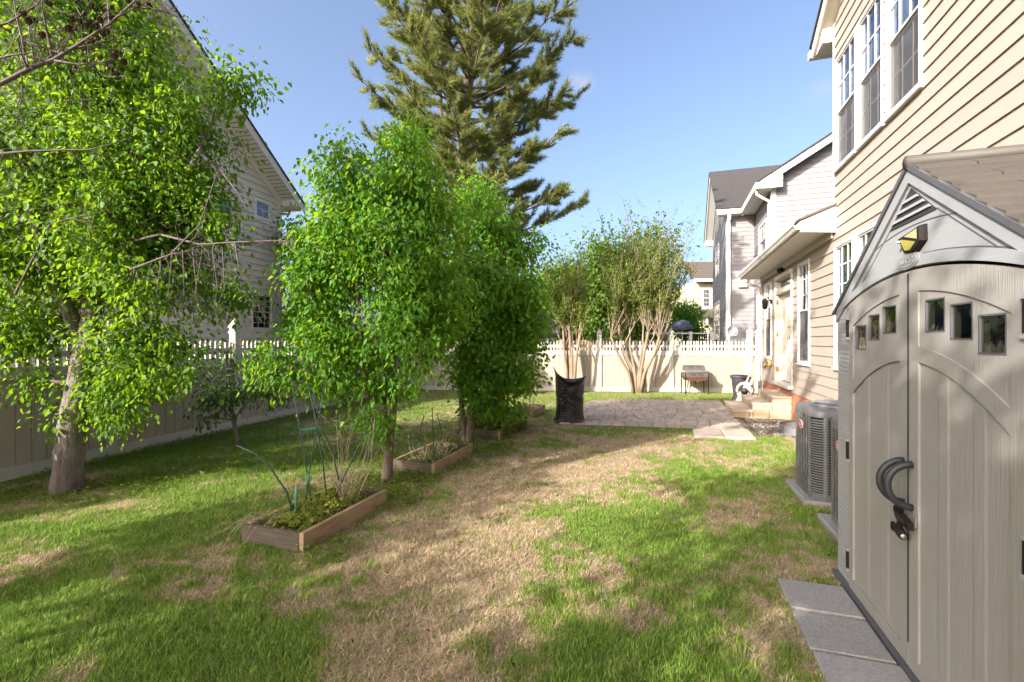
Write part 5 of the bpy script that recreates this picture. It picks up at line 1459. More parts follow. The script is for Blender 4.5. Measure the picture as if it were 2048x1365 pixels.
for _ in range(10):
    x, y = BEDS[0][0] + random.uniform(-.02, .3), BEDS[0][2] + random.uniform(-.05, .3)
    a = random.uniform(3.6, 5.4); l = random.uniform(.12, .26)
    mb.tube([(x, y, .14), (x + math.cos(a) * l * .5, y + math.sin(a) * l * .5, .19), (x + math.cos(a) * l, y + math.sin(a) * l, random.uniform(.03, .12))], .0025, 4, None, False)
tag(mb.build('dry_stalks', 'twig_dry'), 'fallen dry stalks hanging over the front plank of the nearest bed', 'stalks')

# plant stakes: each is a thing; pixel columns from the photograph at the bed's own distance
def stake(label, pts, r, mat='stake_green'):
    mb = MB(); mb.tube(pts, r, 6)
    return tag(mb.build('plant_stake', mat), label, 'stake', 'green plant stakes in the beds')
ya = 4.05
stake('long bowed dark stake arching left out of the nearest bed towards the sapling', [ray(592, 1038, 4.0), ray(573, 985, 4.0), ray(540, 935, 4.0), ray(510, 908, 4.0), ray(474, 892, 4.02)], .008)
stake('tall green stake on the left of the nearest bed, reaching highest', [ray(608, 1045, ya), ray(616, 960, ya), ray(602, 870, ya), ray(583, 760, ya)], .006)
stake('slim crossed green stake tied to the tall left stake in the nearest bed', [ray(624, 1010, 4.2), ray(616, 965, 4.15), ray(626, 900, 4.15), ray(633, 860, 4.15), ray(652, 760, 4.2)], .005)
stake('dark leaning stake in the middle of the nearest bed, top lost in leaves', [ray(654, 1000, 4.3), ray(646, 930, 4.3), ray(632, 840, 4.3), ray(615, 765, 4.3)], .006)
stake('dark stake leaning right at the far end of the nearest bed', [ray(668, 1002, 4.35), ray(688, 955, 4.35), ray(712, 905, 4.35), ray(737, 853, 4.35)], .008)
stake('thin dark stake through the dry stems of the nearest bed', [ray(678, 960, 4.35), ray(665, 910, 4.35), ray(645, 848, 4.35), ray(634, 815, 4.35)], .006)
mb = MB(); mb.tube([ray(592, 1028, 3.95), ray(592.5, 990, 3.95), ray(593, 974, 3.95)], [.006, .014, .010], 8)
tag(mb.build('plant_stake', 'tape_green'), 'short flat teal plant marker standing in the nearest bed', 'stake', 'green plant stakes in the beds')
mb = MB()
p, q = ray(601, 861, 4.06), ray(634, 856, 4.14)
mb.hexa([p + Vector((0, -.01, -.012)), q + Vector((0, -.01, -.012)), q + Vector((0, -.01, .012)), p + Vector((0, -.01, .012)), p + Vector((0, .01, -.012)), q + Vector((0, .01, -.012)), q + Vector((0, .01, .012)), p + Vector((0, .01, .012))])
tag(mb.build('tie_tape', 'tape_green'), 'pale green tape strung between two stakes in the nearest bed', 'tape')
mb = MB(); mb.tube([ray(616, 972, 4.06), ray(617, 948, 4.06)], .016, 8)
tag(mb.build('tie_tape', 'tape_green'), 'teal tape wrapped round the crossing stakes in the nearest bed', 'tape')
for k, (x0, y0, x1, y1, lb) in enumerate(((830, 905, 848, 832, 'leaning dark stake on the left of the second bed'), (868, 908, 864, 815, 'upright dark stake in the middle of the second bed'), (884, 870, 874, 826, 'thin dark stake on the right of the second bed'))):
    stake(lb, [ray(x0, y0, 6.2), ray(x1, y1, 6.25)], .006)
for k, (x0, lb) in enumerate(((1060, 'left thin stake in the farthest bed'), (1068, 'right thin stake in the farthest bed'))):
    stake(lb, [ray(x0, 816, 10.7), ray(x0 - .5, 792, 10.7)], .008)

# ================================================================== black bag over a bin
c = ground(1142, 849)
bt = MB(Matrix.Translation(c + Vector((0, .25, 0))))
seg, rows_ = 40, 30
vs, fs = [], []
for j in range(rows_ + 1):
    for k in range(seg):
        g_ = 2 * math.pi * k / seg
        cosg, sing = math.cos(g_), math.sin(g_)
        top = 0.83 + 0.26 * max(0, -cosg) ** 1.8 + 0.075 * max(0, cosg) ** 4 - 0.03 * max(0, -sing)
        t_ = j / rows_
        z = t_ * top
        rad = 0.278 * (1 + 0.02 * math.sin(3 * g_ + 1)) + 0.02 * math.exp(-t_ * 14) - 0.012 * math.sin(t_ * 5)
        rad += 0.006 * math.sin(g_ * 5 + 9 * t_ + 2 * math.sin(t_ * 11)) + 0.004 * math.sin(g_ * 11 - 17 * t_) + random.uniform(-.0018, .0018)
        if t_ > 0.93: rad += (t_ - 0.93) * 0.5
        vs.append((rad * cosg, rad * sing, z))
for j in range(rows_):
    for k in range(seg):
        fs.append((j * seg + k, j * seg + (k + 1) % seg, (j + 1) * seg + (k + 1) % seg, (j + 1) * seg + k))
bt.add(vs, fs, None, True)
bt.add([(0.27 * math.cos(2 * math.pi * k / seg), 0.27 * math.sin(2 * math.pi * k / seg), 0.72) for k in range(seg)], [tuple(range(seg))])
bag = tag(bt.build('plastic_bag', 'bag'), 'tall open black plastic bag standing at the corner of the patio', 'bag')
hm = MB(Matrix.Translation(c + Vector((0, .25, 0))))
vs = []
for k in range(41):
    g_ = 2 * math.pi * k / 40
    r_ = .29 + .012 * math.sin(7 * g_); vs += [(r_ * math.cos(g_), r_ * math.sin(g_), .06 + .01 * math.sin(5 * g_)), ((r_ + .03 + .015 * math.sin(4 * g_)) * math.cos(g_), (r_ + .03 + .015 * math.sin(4 * g_)) * math.sin(g_), .004)]
hm.add(vs, [(2 * k, 2 * k + 1, 2 * k + 3, 2 * k + 2) for k in range(40)], None, True)
hm.build('bag_hem', 'bag', bag)

# ================================================================== charcoal grill by the back fence
gx, gy = (1389.5 - 1024) / FPX * 14.35, 14.35
gr = thing('grill', 'old open charcoal grill with a rusty pan standing against the back fence', 'grill', (gx, gy, 0), 0)
gm = Matrix.Translation((gx, gy, 0))
for sx in (-.345, .345):
    for sy in (-.17, .17):
        mb = MB(gm); mb.tube([(sx, sy, 0), (sx * .985, sy * .95, .64)], .014, 6); mb.build('leg', 'black_metal', gr)
mb = MB(gm); mb.tube([(-.32, -.17, .04), (-.12, .15, .44)], .010, 6); mb.build('brace', 'black_metal', gr)
mb = MB(gm)
n = 12
pan = [(-.30, .43), (.30, .43), (.325, .52), (-.325, .52)]
mb.prism([(-.27, .42), (0, .40), (.27, .42), (.325, .53), (-.325, .53)], lambda a, b, o: (a, o, b), -.2, .2); mb.build('fire_pan', 'rust', gr)
def slotted(z0, z1, y0, y1, w0, w1, lab):
    mb = MB(gm)
    mb.hexa([(-w0, y0, z0), (w0, y0, z0), (w0, y0 + .03, z0), (-w0, y0 + .03, z0), (-w1, y1, z1), (w1, y1, z1), (w1, y1 + .03, z1), (-w1, y1 + .03, z1)])
    for s in (-1, 1):
        mb.hexa([(s * w0, y0 + .031, z0), (s * (w0 - .02), y0 + .031, z0), (s * (w0 - .02), .2, z0), (s * w0, .2, z0), (s * w1, y1 + .031, z1), (s * (w1 - .02), y1 + .031, z1), (s * (w1 - .02), .2, z1), (s * w1, .2, z1)])
    h = mb.build('hood' if z0 > .6 else 'firebox', 'grill_gray', gr)
    mb = MB(gm)
    for k in (-2, -1, 1, 2):
        for q in (-1, 1):
            x = k * .075 - q * .012; zm = (z0 + z1) / 2 + q * .022; ym = y0 + (y1 - y0) * .5 - .004
            mb.add([(x - .022, ym - .001 - .0, zm + .014), (x + .018, ym - .001, zm + .018), (x + .024, ym - .001, zm - .014), (x - .014, ym - .001, zm - .016)], [(0, 1, 2, 3)])
            mb.add([(x - .022, ym - .003, zm + .014), (x + .018, ym - .003, zm + .018), (x + .024, ym - .003, zm - .014), (x - .014, ym - .003, zm - .016)], [(0, 1, 2, 3)])
    mb.build('vent_slot', 'ac_dark', h)
slotted(.53, .665, -.2, -.19, .325, .32, 'firebox')
slotted(.70, .84, -.06, .02, .31, .30, 'hood')
mb = MB(gm); mb.box(-.315, .315, -.215, -.04, .667, .692); mb.build('rim', 'steel', gr)
mb = MB(gm); mb.prism([(-.30, .842), (.30, .842), (.27, .865), (-.27, .865)], lambda a, b, o: (a, o, b), .0, .2); mb.build('hood_top', 'grill_gray', gr)
mb = MB(gm); mb.tube([(.03, 0, .41), (.03, 0, .30)], .02, 8); mb.build('drip_can', 'rust', gr)

# pot and hose reel by the steps
pc = ray(1479, 800, 12.95)
mb = MB(Matrix.Translation((pc.x, 12.95, 0)))
mb.lathe([(.15, 0), (.20, .58), (.24, .60), (.25, .66), (.235, .67), (.215, .60), (.19, .5)], (0, 0, 0), 24); mb.lathe([(0, .5), (.20, .5)], (0, 0, 0), 24)
tag(mb.build('plant_pot', 'pot'), 'dark tapered plastic tub with a rolled rim behind the hose reel', 'pot')
hc = ray(1489, 795, 12.3); hx = hc.x
hm_ = Matrix.Translation((hx, 12.3, 0)) @ Matrix.Rotation(PHI - 0.2, 4, 'Z')
hr = thing('hose_reel', 'beige plastic garden hose reel with a wound hose beside the steps', 'hose reel', (hx, 12.3, 0), PHI - 0.2)
for y in (-.17, .17):
    mb = MB(hm_)
    mb.prism([(-.22, .02), (.25, .02), (.25, .07), (.10, .30), (.24, .72), (.20, .80), (.12, .78), (-.02, .42), (-.10, .30), (-.18, .09)], lambda a, b, o: (a, o, b), y - .02, y + .02); mb.build('side_frame', 'reel', hr)
    mb = MB(hm_); mb.tube([(.01, y - .03, .32), (.01, y + .03, .32)], .09, 14); mb.build('hub', 'dark_plastic', hr)
    mb = MB(hm_); mb.prism([(.07, .55), (.13, .53), (.18, .68), (.12, .70)], lambda a, b, o: (a, o, b), y - .023, y + .023); mb.build('grip_slot', 'dark_plastic', hr)
mb = MB(hm_)
pts = []
for k in range(150):
    t_ = k / 12.0 * 2 * math.pi
    r_ = .17 + .02 * (int(k / 60)); y = -.13 + .26 * abs(((k / 60.0) % 2) - 1)
    pts.append((.01 + r_ * math.cos(t_), y, .32 + r_ * math.sin(t_)))
mb.tube(pts, .016, 6); mb.build('hose', 'hose', hr)
mb = MB(hm_); mb.tube([(.18, 0, .78), (.22, 0, 1.05), (.25, 0, 1.22)], .014, 6); mb.build('handle', 'reel', hr)
mb = MB(hm_); mb.tube([(-.16, -.1, .30), (-.26, -.14, .14), (-.30, -.16, .02), (-.22, -.22, .016)], .016, 6); mb.build('hose_tail', 'dark_plastic', hr)

# ================================================================== beyond the back fence
dpz = ray(1464, 664, 16.4)
sd = thing('satellite_dish', 'gray satellite dish on a pole showing above the back fence', 'satellite dish', (dpz.x, 16.5, 0), 0)
mb = MB(); mb.tube([(dpz.x, 16.5, 0), (dpz.x, 16.5, dpz.z - .05)], .03, 8); mb.build('pole', 'steel', sd)
mb = MB(Matrix.Translation((dpz.x, 16.4, dpz.z)) @ Matrix.Rotation(R(78), 4, 'X') @ Matrix.Rotation(R(0), 4, 'Y'))
mb.lathe([(0.0, .0), (.09, .01), (.17, .035), (.195, .05), (.19, .055), (.16, .042), (0.0, .012)], (0, 0, 0), 24); mb.build('reflector', 'dish', sd)
mb = MB(); mb.tube([(dpz.x, 16.35, dpz.z - .18), (dpz.x, 16.1, dpz.z - .06)], .012, 6); mb.tube([(dpz.x, 16.12, dpz.z - .06), (dpz.x, 16.06, dpz.z - .04)], .035, 8); mb.build('feed_arm', 'steel', sd)
d0, d1 = ray(1384, 0, 20), ray(1424, 0, 20)
dk = thing('deck_railing', 'dark balustrade with a pale handrail behind the back fence, left of the gray house', 'railing', (d0.x, 20, 0), 0)
mb = MB(); mb.box(d0.x - 1.9, d1.x, 19.97, 20.03, 1.90, 1.95); mb.build('handrail', 'white_trim', dk)
mb = MB(); mb.box(d0.x - 1.9, d1.x, 19.98, 20.02, 1.15, 1.2); mb.box(d0.x - 1.9, d1.x, 20.0, 21.5, .9, 1.0); mb.build('bottom_rail', 'wood_fence', dk)
x = d0.x
while x < d1.x:
    mb = MB(); mb.box(x, x + .05, 19.985, 20.015, 1.2, 1.9); mb.build('baluster', 'black_metal', dk); x += .10
for x in (d0.x - 1.9, d0.x - .95, d0.x - .06, d1.x):
    mb = MB(); mb.box(x - .05, x + .05, 19.95, 20.05, 0, 2.0); mb.build('post', 'white_trim', dk)
uc_ = ray(1366, 650, 20.6)
um_ = thing('patio_umbrella', 'navy patio umbrella half hidden by the myrtle behind the back fence', 'umbrella', (uc_.x, 20.7, 0), 0)
mb = MB(); mb.tube([(uc_.x, 20.7, .9), (uc_.x, 20.7, uc_.z + .2)], .02, 6); mb.build('pole', 'white_trim', um_)
mb = MB(); mb.lathe([(0, .22), (.3, .12), (.5, -.1), (.5, -.22), (.48, -.22), (.46, -.1), (.28, .1), (0, .2)], (uc_.x, 20.7, uc_.z), 8, None, 0, 2 * math.pi, False); mb.build('canopy', 'navy', um_)
# ================================================================== trees
def curve_pts(a, b, n, sag, wob, rs):
    a, b = Vector(a), Vector(b)
    L = (b - a).length
    out = []
    for k in range(n + 1):
        t = k / n
        p = a.lerp(b, t); w = math.sin(math.pi * t)
        p.z += sag * L * w
        if 0 < k < n: p += Vector((rs.gauss(0, wob), rs.gauss(0, wob), rs.gauss(0, wob * .6))) * L
        out.append(p)
    return out

def broadleaf(name, label, cat, stems, blobs, mats, leaf_len, leaf_w, per, rc, seed, group=None, droop=0.75, twig=0.006, limb_r=0.03, shell=0.5, detail=True, cover=None, size_at=1.0):
    """stems: list of (points, radii); blobs: (x, y, z, rx, ry, rz, clusters)"""
    rs = random.Random(seed); g = np.random.default_rng(seed)
    base = Vector(stems[0][0][0]); base = Vector((base.x, base.y, 0))
    t = thing(name, label, cat, base, 0, group)
    mb = MB()
    allp = []
    for pts, rad in stems:
        fine, fr = [], []
        for i in range(len(pts) - 1):
            for k in range(4):
                q = k / 4
                fine.append(Vector(pts[i]).lerp(Vector(pts[i + 1]), q)); fr.append(rad[i] + (rad[i + 1] - rad[i]) * q)
        fine.append(Vector(pts[-1])); fr.append(rad[-1])
        sm = [fine[0]] + [(fine[i - 1] + fine[i] * 2 + fine[i + 1]) / 4 for i in range(1, len(fine) - 1)] + [fine[-1]]
        fr2 = [r * rs.uniform(.93, 1.07) for r in fr]
        mb.tube(sm, fr2, 12 if rad[0] > .06 else 8)
        allp += [(p, r) for p, r in zip(sm, fr)]
    mb.build('trunk', mats[0], t)
    br = MB()
    C, OUT = [], []
    for (x, y, z, rx, ry, rz, nc) in blobs:
        c = Vector((x, y, z))
        lower = [(p, r) for p, r in allp if p.z < z - 0.15 * rz] or allp[:3]
        p, r = min(lower, key=lambda q: (q[0] - c).length + 0.8 * max(0, q[0].z - (z - 0.4 * rz)))
        lim = curve_pts(p, c, 6, 0.06, 0.03, rs)
        r0 = min(r * .8, limb_r)
        br.tube(lim, [r0 * (1 - .75 * k / 6) for k in range(7)], 6, None, False)
        nodes_ = lim[2:]
        subs = []
        for _ in range(max(3, nc // 12)):                      # secondary limbs
            d = Vector((rs.gauss(0, 1), rs.gauss(0, 1), rs.gauss(0.25, 1))).normalized()
            e = c + Vector((d.x * rx, d.y * ry, d.z * rz)) * rs.uniform(.7, 1.12)
            st = rs.choice(nodes_)
            sp = curve_pts(st, e, 4, 0.05, 0.05, rs)
            br.tube(sp, [r0 * .38 * (1 - .7 * k / 4) for k in range(5)], 5, None, False)
            subs += sp[1:]
        cand = nodes_ + subs
        for _ in range(nc):
            d = Vector((rs.gauss(0, 1), rs.gauss(0, 1), rs.gauss(0, 1))).normalized()
            rad = (rs.random() ** (1 / 3.0)) * (1 - shell) + shell * rs.uniform(.75, 1.04)
            e = c + Vector((d.x * rx, d.y * ry, d.z * rz)) * rad
            if rs.random() < .68:
                a_ = rs.choice(subs); e = a_ + Vector((rs.gauss(0, .20 * rx), rs.gauss(0, .20 * ry), rs.gauss(.02, .20 * rz)))
            C.append(e); OUT.append((d + Vector((0, 0, .2))).normalized())
            if detail:
                st = min(rs.sample(cand, min(7, len(cand))), key=lambda q: (q - e).length)
                br.tube(curve_pts(st, e, 3, 0.04, 0.05, rs), [twig, twig * .8, twig * .55, twig * .3], 3, None, False)
    tag(br.build('branches', mats[1], t), kind='stuff')
    C = np.array([tuple(c) for c in C]); OUT = np.array([tuple(c) for c in OUT])
    idx = np.repeat(np.arange(len(C)), per)
    n = len(idx)
    off = g.normal(0, 1, (n, 3)) * rc
    P = C[idx] + off * np.array([1, 1, 0.85])
    ok = P[:, 2] > 0.06
    P, idx, off = P[ok], idx[ok], off[ok]; n = len(P)
    A = norm(off) * 0.5 + OUT[idx] * 0.35 + g.normal(0, .35, (n, 3)); A[:, 2] -= droop
    N = OUT[idx] * 0.7 + g.normal(0, .55, (n, 3)); N[:, 2] += 0.55
    ln = leaf_len * g.uniform(.42, 1.3, n)
    tint = np.clip(0.25 + 0.35 * g.random(n) + 0.45 * (g.random(len(C))[idx] - .35), 0, 1)
    o = leaves('crown', P, A, N, ln, ln * leaf_w * g.uniform(.85, 1.15, n), mats[2], t, tint)
    return t

def V(px, py, Y): return tuple(ray(px, py, Y))

# --- the big pear on the left, with its dead twigs
b5 = ground(134, 983)
Y1 = b5.y
bark = ['bark_gray', 'twig_dead', 'leaf_pear']
stems = [([(b5.x, Y1, -.05), (b5.x + .005, Y1, .12), (b5.x + .03, Y1, .5), V(150, 820, Y1), V(166, 735, Y1 + .02), V(182, 668, Y1 + .04), V(190, 560, Y1 + .1), V(180, 400, Y1 + .1), V(170, 200, Y1), V(165, 20, Y1)],
          [.165, .142, .125, .12, .115, .105, .085, .07, .05, .03]),
         ([V(172, 705, Y1 + .03), V(150, 650, Y1 + .03), V(110, 560, Y1 - .1), V(60, 420, Y1 - .2), V(30, 250, Y1 - .2)], [.075, .07, .06, .045, .02]),
         ([V(190, 600, Y1 + .1), V(250, 520, Y1 + .05), V(330, 430, Y1), V(400, 300, Y1)], [.06, .05, .04, .02]),
         ([V(162, 960, Y1 + .02), V(170, 880, Y1 + .05), V(182, 800, Y1 + .08)], [.014, .012, .006])]
blobs = [(-4.65, Y1, 3.15, 1.12, 1.15, 1.0, 215), (-4.55, Y1 + .1, 4.35, 1.15, 1.15, .95, 240), (-3.95, Y1, 3.3, .70, .85, .85, 140), (-3.75, Y1 - .1, 2.35, .52, .65, .42, 90),
         (-3.55, Y1 + .2, 3.75, .38, .5, .45, 40), (-2.98, Y1 + .1, 4.38, .26, .3, .2, 18), (-5.7, Y1, 2.7, .95, 1.0, 1.2, 170), (-4.6, Y1 + .1, 2.25, .95, .85, .36, 110), (-3.95, Y1 - .1, 1.58, .6, .45, .22, 50), (-5.3, Y1 - .1, 1.72, .55, .5, .26, 50),
         (-4.08, Y1 - .12, .98, .33, .2, .30, 34), (-3.78, Y1 - .1, 1.22, .34, .2, .12, 14), (-4.95, Y1 - .05, 1.18, .22, .2, .10, 7), (-4.72, Y1 - .12, .80, .12, .10, .06, 3), (-4.75, Y1 - .1, 5.3, .85, .9, .6, 120), (-3.95, Y1 + .1, 2.75, .6, .8, .5, 130),
         (-3.15, Y1 - .1, 2.85, .26, .3, .16, 14), (-2.95, Y1, 1.98, .22, .22, .16, 14)]
pear = broadleaf('pear_tree', 'large leafy pear tree with a thick mottled gray trunk, left of the lawn', 'tree', stems, blobs, bark, .062, .60, 44, .12, 3, limb_r=.04)
rs = random.Random(5)
def dead_branch(path, r, parent, nt, mat='twig_dead', tl=.35, down=.2):
    mb = MB(); path = [Vector(p) for p in path]
    mb.tube(path, [r * (1 - .8 * k / (len(path) - 1)) for k in range(len(path))], 6)
    for _ in range(nt):
        i = rs.randrange(len(path) - 1); p = path[i].lerp(path[i + 1], rs.random())
        d = Vector((rs.gauss(.25, .6), rs.gauss(0, .4), rs.gauss(-down, .6))).normalized()
        q = p + d * tl * rs.uniform(.3, 1); m_ = p.lerp(q, .5) + Vector((rs.gauss(0, .03), rs.gauss(0, .03), rs.gauss(0, .03)))
        mb.tube([p, m_, q], [r * .35, r * .25, r * .12], 4, None, False)
        for _ in range(4):
            s_ = p.lerp(q, rs.uniform(.3, 1)); e = s_ + Vector((rs.gauss(.03, .06), rs.gauss(0, .05), rs.gauss(0, .06)))
            mb.tube([s_, e], [r * .15, r * .07], 3, None, False)
    return mb.build('dead_branch', mat, parent)
dead_branch([V(200, 500, Y1 - .3), V(320, 470, Y1 - .6), V(400, 490, Y1 - .7), V(480, 485, Y1 - .75), V(560, 482, Y1 - .8), V(640, 490, Y1 - .8)], .014, pear, 16)
dead_branch([V(330, 520, Y1 - .6), V(400, 450, Y1 - .8), V(440, 330, Y1 - .8), V(510, 300, Y1 - .8)], .009, pear, 14)
dead_branch([V(440, 340, Y1 - .8), V(478, 390, Y1 - .8), V(500, 430, Y1 - .8), V(510, 470, Y1 - .8)], .006, pear, 8)
dead_branch([V(470, 487, Y1 - .75), V(478, 540, Y1 - .75), V(500, 570, Y1 - .75), V(508, 620, Y1 - .75)], .006, pear, 10)
dead_branch([V(260, 540, Y1 - .8), V(340, 510, Y1 - 1.0), V(420, 495, Y1 - 1.0)], .009, pear, 12)
for k in range(7):
    x = 325 + k * 20
    dead_branch([V(x, 500, Y1 - .95), V(x + rs.uniform(-15, 12), 580, Y1 - .95), V(x + rs.uniform(-25, 10), 640 + rs.uniform(-30, 40), Y1 - .95)], .004, pear, 9, tl=.28, down=.7)
dead_branch([V(30, 590, Y1 - .6), V(60, 530, Y1 - .8), V(100, 450, Y1 - .8), V(170, 430, Y1 - .9), V(195, 470, Y1 - .9)], .012, pear, 8)

# --- the two young trees by the beds
b = ground(775, 966); Y2 = b.y
st2 = [([(b.x, Y2, -.03), (b.x, Y2, .15), V(777, 905, Y2), V(780, 880, Y2), V(790, 800, Y2), V(785, 690, Y2), V(790, 560, Y2), V(800, 420, Y2), V(812, 290, Y2)], [.075, .062, .058, .045, .036, .03, .024, .016, .008]),
       ([V(776, 915, Y2), V(762, 880, Y2 - .04), V(745, 850, Y2 - .1), V(735, 790, Y2 - .15), V(720, 660, Y2 - .15), V(705, 450, Y2 - .1), V(700, 310, Y2 - .1)], [.04, .03, .026, .024, .02, .015, .006]),
       ([V(778, 895, Y2), V(772, 860, Y2 + .06), V(770, 780, Y2 + .1), V(800, 680, Y2 + .15), V(850, 540, Y2 + .2), V(870, 430, Y2 + .2)], [.03, .024, .022, .02, .016, .008]),
       ([V(745, 850, Y2 - .1), V(705, 800, Y2 - .15), V(650, 760, Y2 - .2), V(575, 745, Y2 - .25)], [.016, .013, .010, .004]),
       ([V(735, 790, Y2 - .15), V(680, 720, Y2 - .1), V(600, 620, Y2), V(560, 530, Y2)], [.018, .015, .011, .004])]
bl2 = [(-1.42, Y2, 2.5, .60, .62, .62, 170), (-1.22, Y2, 3.35, .40, .45, .46, 115), (-1.18, Y2, 3.8, .2, .25, .22, 26), (-1.88, Y2 - .05, 3.2, .27, .34, .46, 62), (-1.86, Y2 - .1, 3.68, .10, .14, .18, 9), (-2.12, Y2, 2.15, .36, .45, .42, 80),
       (-2.28, Y2, 2.6, .22, .3, .28, 26), (-2.3, Y2, 1.72, .26, .33, .25, 34), (-1.85, Y2 - .15, 1.5, .48, .42, .34, 80), (-.95, Y2 + .1, 2.2, .42, .46, .62, 130), (-1.2, Y2 - .1, 1.65, .45, .4, .42, 90), (-1.46, Y2 - .15, 1.05, .26, .26, .2, 26),
       (-1.44, Y2 - .12, .68, .20, .16, .14, 15), (-2.45, Y2 - .3, 1.28, .28, .2, .14, 16), (-2.05, Y2 - .2, 1.1, .3, .25, .16, 26), (-1.9, Y2, 2.8, .4, .45, .4, 80), (-.95, Y2 + .15, 3.0, .3, .35, .35, 50), (-2.6, Y2 - .25, 1.5, .13, .14, .10, 6)]
broadleaf('fruit_tree', 'bright green young tree with many stems behind the nearest raised bed', 'tree', st2, bl2, ['bark_brown', 'bark_brown', 'leaf_plum'], .070, .54, 26, .105, 13, limb_r=.018, twig=.004, droop=.85)
b = ground(936, 886); Y3 = b.y
st3 = [([(b.x + .03, Y3, -.03), (b.x + .03, Y3, .2), V(944, 820, Y3), V(948, 740, Y3), V(950, 640, Y3), V(955, 520, Y3), V(962, 380, Y3)], [.075, .066, .06, .05, .04, .028, .01]),
       ([(b.x - .06, Y3, 0), V(928, 850, Y3), V(922, 800, Y3), V(924, 730, Y3), V(918, 620, Y3 - .1), V(910, 480, Y3 - .1)], [.05, .045, .042, .035, .028, .012]),
       ([V(946, 780, Y3), V(990, 700, Y3), V(1040, 640, Y3), V(1070, 560, Y3)], [.03, .025, .018, .006])]
bl3 = [(-.45, Y3, 2.45, .72, .72, .7, 190), (-.48, Y3, 3.3, .52, .6, .58, 140), (-.5, Y3, 3.85, .28, .35, .3, 36), (-.02, Y3, 2.1, .55, .6, .6, 150), (.27, Y3 - .05, 1.75, .30, .4, .42, 60), (-.35, Y3 - .1, 1.55, .66, .5, .38, 110), (-.02, Y3 - .1, 1.1, .45, .4, .26, 56),
       (-.62, Y3 - .15, 1.1, .3, .3, .22, 34), (-.35, Y3 - .15, .75, .32, .3, .2, 36), (.16, Y3, .95, .28, .3, .16, 24), (-.95, Y3, 2.1, .38, .5, .6, 90), (.1, Y3, 2.9, .35, .4, .4, 50), (.33, Y3, 2.35, .2, .3, .25, 20), (-.12, Y3 - .1, .55, .26, .2, .14, 16)]
broadleaf('fruit_tree', 'twin trunked leafy tree standing behind the second raised bed, left of the black bag', 'tree', st3, bl3, ['bark_brown', 'bark_brown', 'leaf_plum'], .074, .58, 26, .12, 17, limb_r=.022, twig=.005, droop=.7)
# sapling by the fence
b = ground(478, 893); Y5 = b.y
st5 = [([(b.x, Y5, -.02), V(474, 868, Y5), V(465, 838, Y5), V(462, 800, Y5), V(455, 740, Y5), V(452, 700, Y5)], [.035, .03, .028, .016, .01, .004]),
       ([V(466, 842, Y5), V(490, 810, Y5 - .05), V(530, 780, Y5 - .1), V(570, 770, Y5 - .1)], [.014, .012, .008, .003]),
       ([V(464, 838, Y5), V(435, 810, Y5), V(410, 780, Y5), V(385, 740, Y5)], [.014, .011, .008, .003]),
       ([V(470, 850, Y5), V(474, 832, Y5), V(482, 815, Y5)], [.012, .01, .004])]
P5 = lambda px, py: tuple(ray(px, py, Y5))
bl5 = [P5(470, 785) + (.34, .3, .22, 34), P5(420, 800) + (.2, .2, .14, 12), P5(395, 745) + (.14, .14, .14, 8), P5(530, 780) + (.24, .22, .15, 18), P5(565, 790) + (.16, .15, .09, 7), P5(455, 725) + (.12, .12, .16, 7), P5(412, 838) + (.14, .12, .07, 5), P5(500, 740) + (.14, .15, .1, 6)]
broadleaf('sapling', 'small dark leaved sapling with a thin leaning trunk by the side fence', 'tree', st5, bl5, ['bark_gray', 'bark_brown', 'leaf_dark'], .075, .42, 18, .11, 23, limb_r=.012, twig=.004)

# --- trees that stand beyond the fences
def back_tree(name, label, px, Y, zc, r, rz, n, mat, seed, ll=.15, h0=0.0, per=16, group='trees beyond the fences'):
    x = (px - 1024) / FPX * Y
    st = [([(x, Y, 0), (x + .05, Y, zc * .5), (x, Y, zc + rz * .4)], [.16, .12, .03])]
    q = random.Random(seed); bl = [(x, Y, zc, r * .75, r * .75, rz * .8, int(n * .4))]
    for k in range(9):
        a = 2 * math.pi * k / 9 + q.random(); d = r * q.uniform(.45, .7)
        bl.append((x + math.cos(a) * d, Y + math.sin(a) * d, zc + rz * q.uniform(-.6, .55), r * q.uniform(.32, .5), r * q.uniform(.32, .5), rz * q.uniform(.25, .4), int(n * .075)))
    return broadleaf(name, label, 'tree', st, bl, ['bark_brown', 'bark_brown', mat], ll, .6, per, ll * 1.9, seed, group, limb_r=.06, twig=.012, detail=False)
back_tree('maple_tree', 'round bright green tree beyond the back fence, behind the myrtle stems', 1232, 24, 4.2, 2.75, 3.5, 1150, 'leaf_bright', 31, .19)
back_tree('maple_tree', 'lower bright green tree left of the round one, behind the pine tips', 1135, 27, 3.6, 2.3, 3.2, 800, 'leaf_bright', 33, .19)
back_tree('maple_tree', 'yellow green tree behind the side fence, left of the bright young tree', 655, 15.5, 3.5, 1.75, 2.3, 900, 'leaf_bright', 35, .11)
back_tree('maple_tree', 'mid green tree beyond the fence corner, glimpsed between the two young trees', 850, 21, 3.4, 2.6, 3.1, 900, 'leaf_plum', 37, .17)
back_tree('evergreen_shrub', 'dark green shrub beyond the back fence beside the navy umbrella', 1368, 27, 2.8, 1.2, 1.2, 320, 'leaf_plum', 39, .14)
back_tree('maple_tree', 'far green tree low behind the dark outbuilding', 1030, 34, 3.5, 3.2, 3.4, 380, 'leaf_plum', 41, .2)

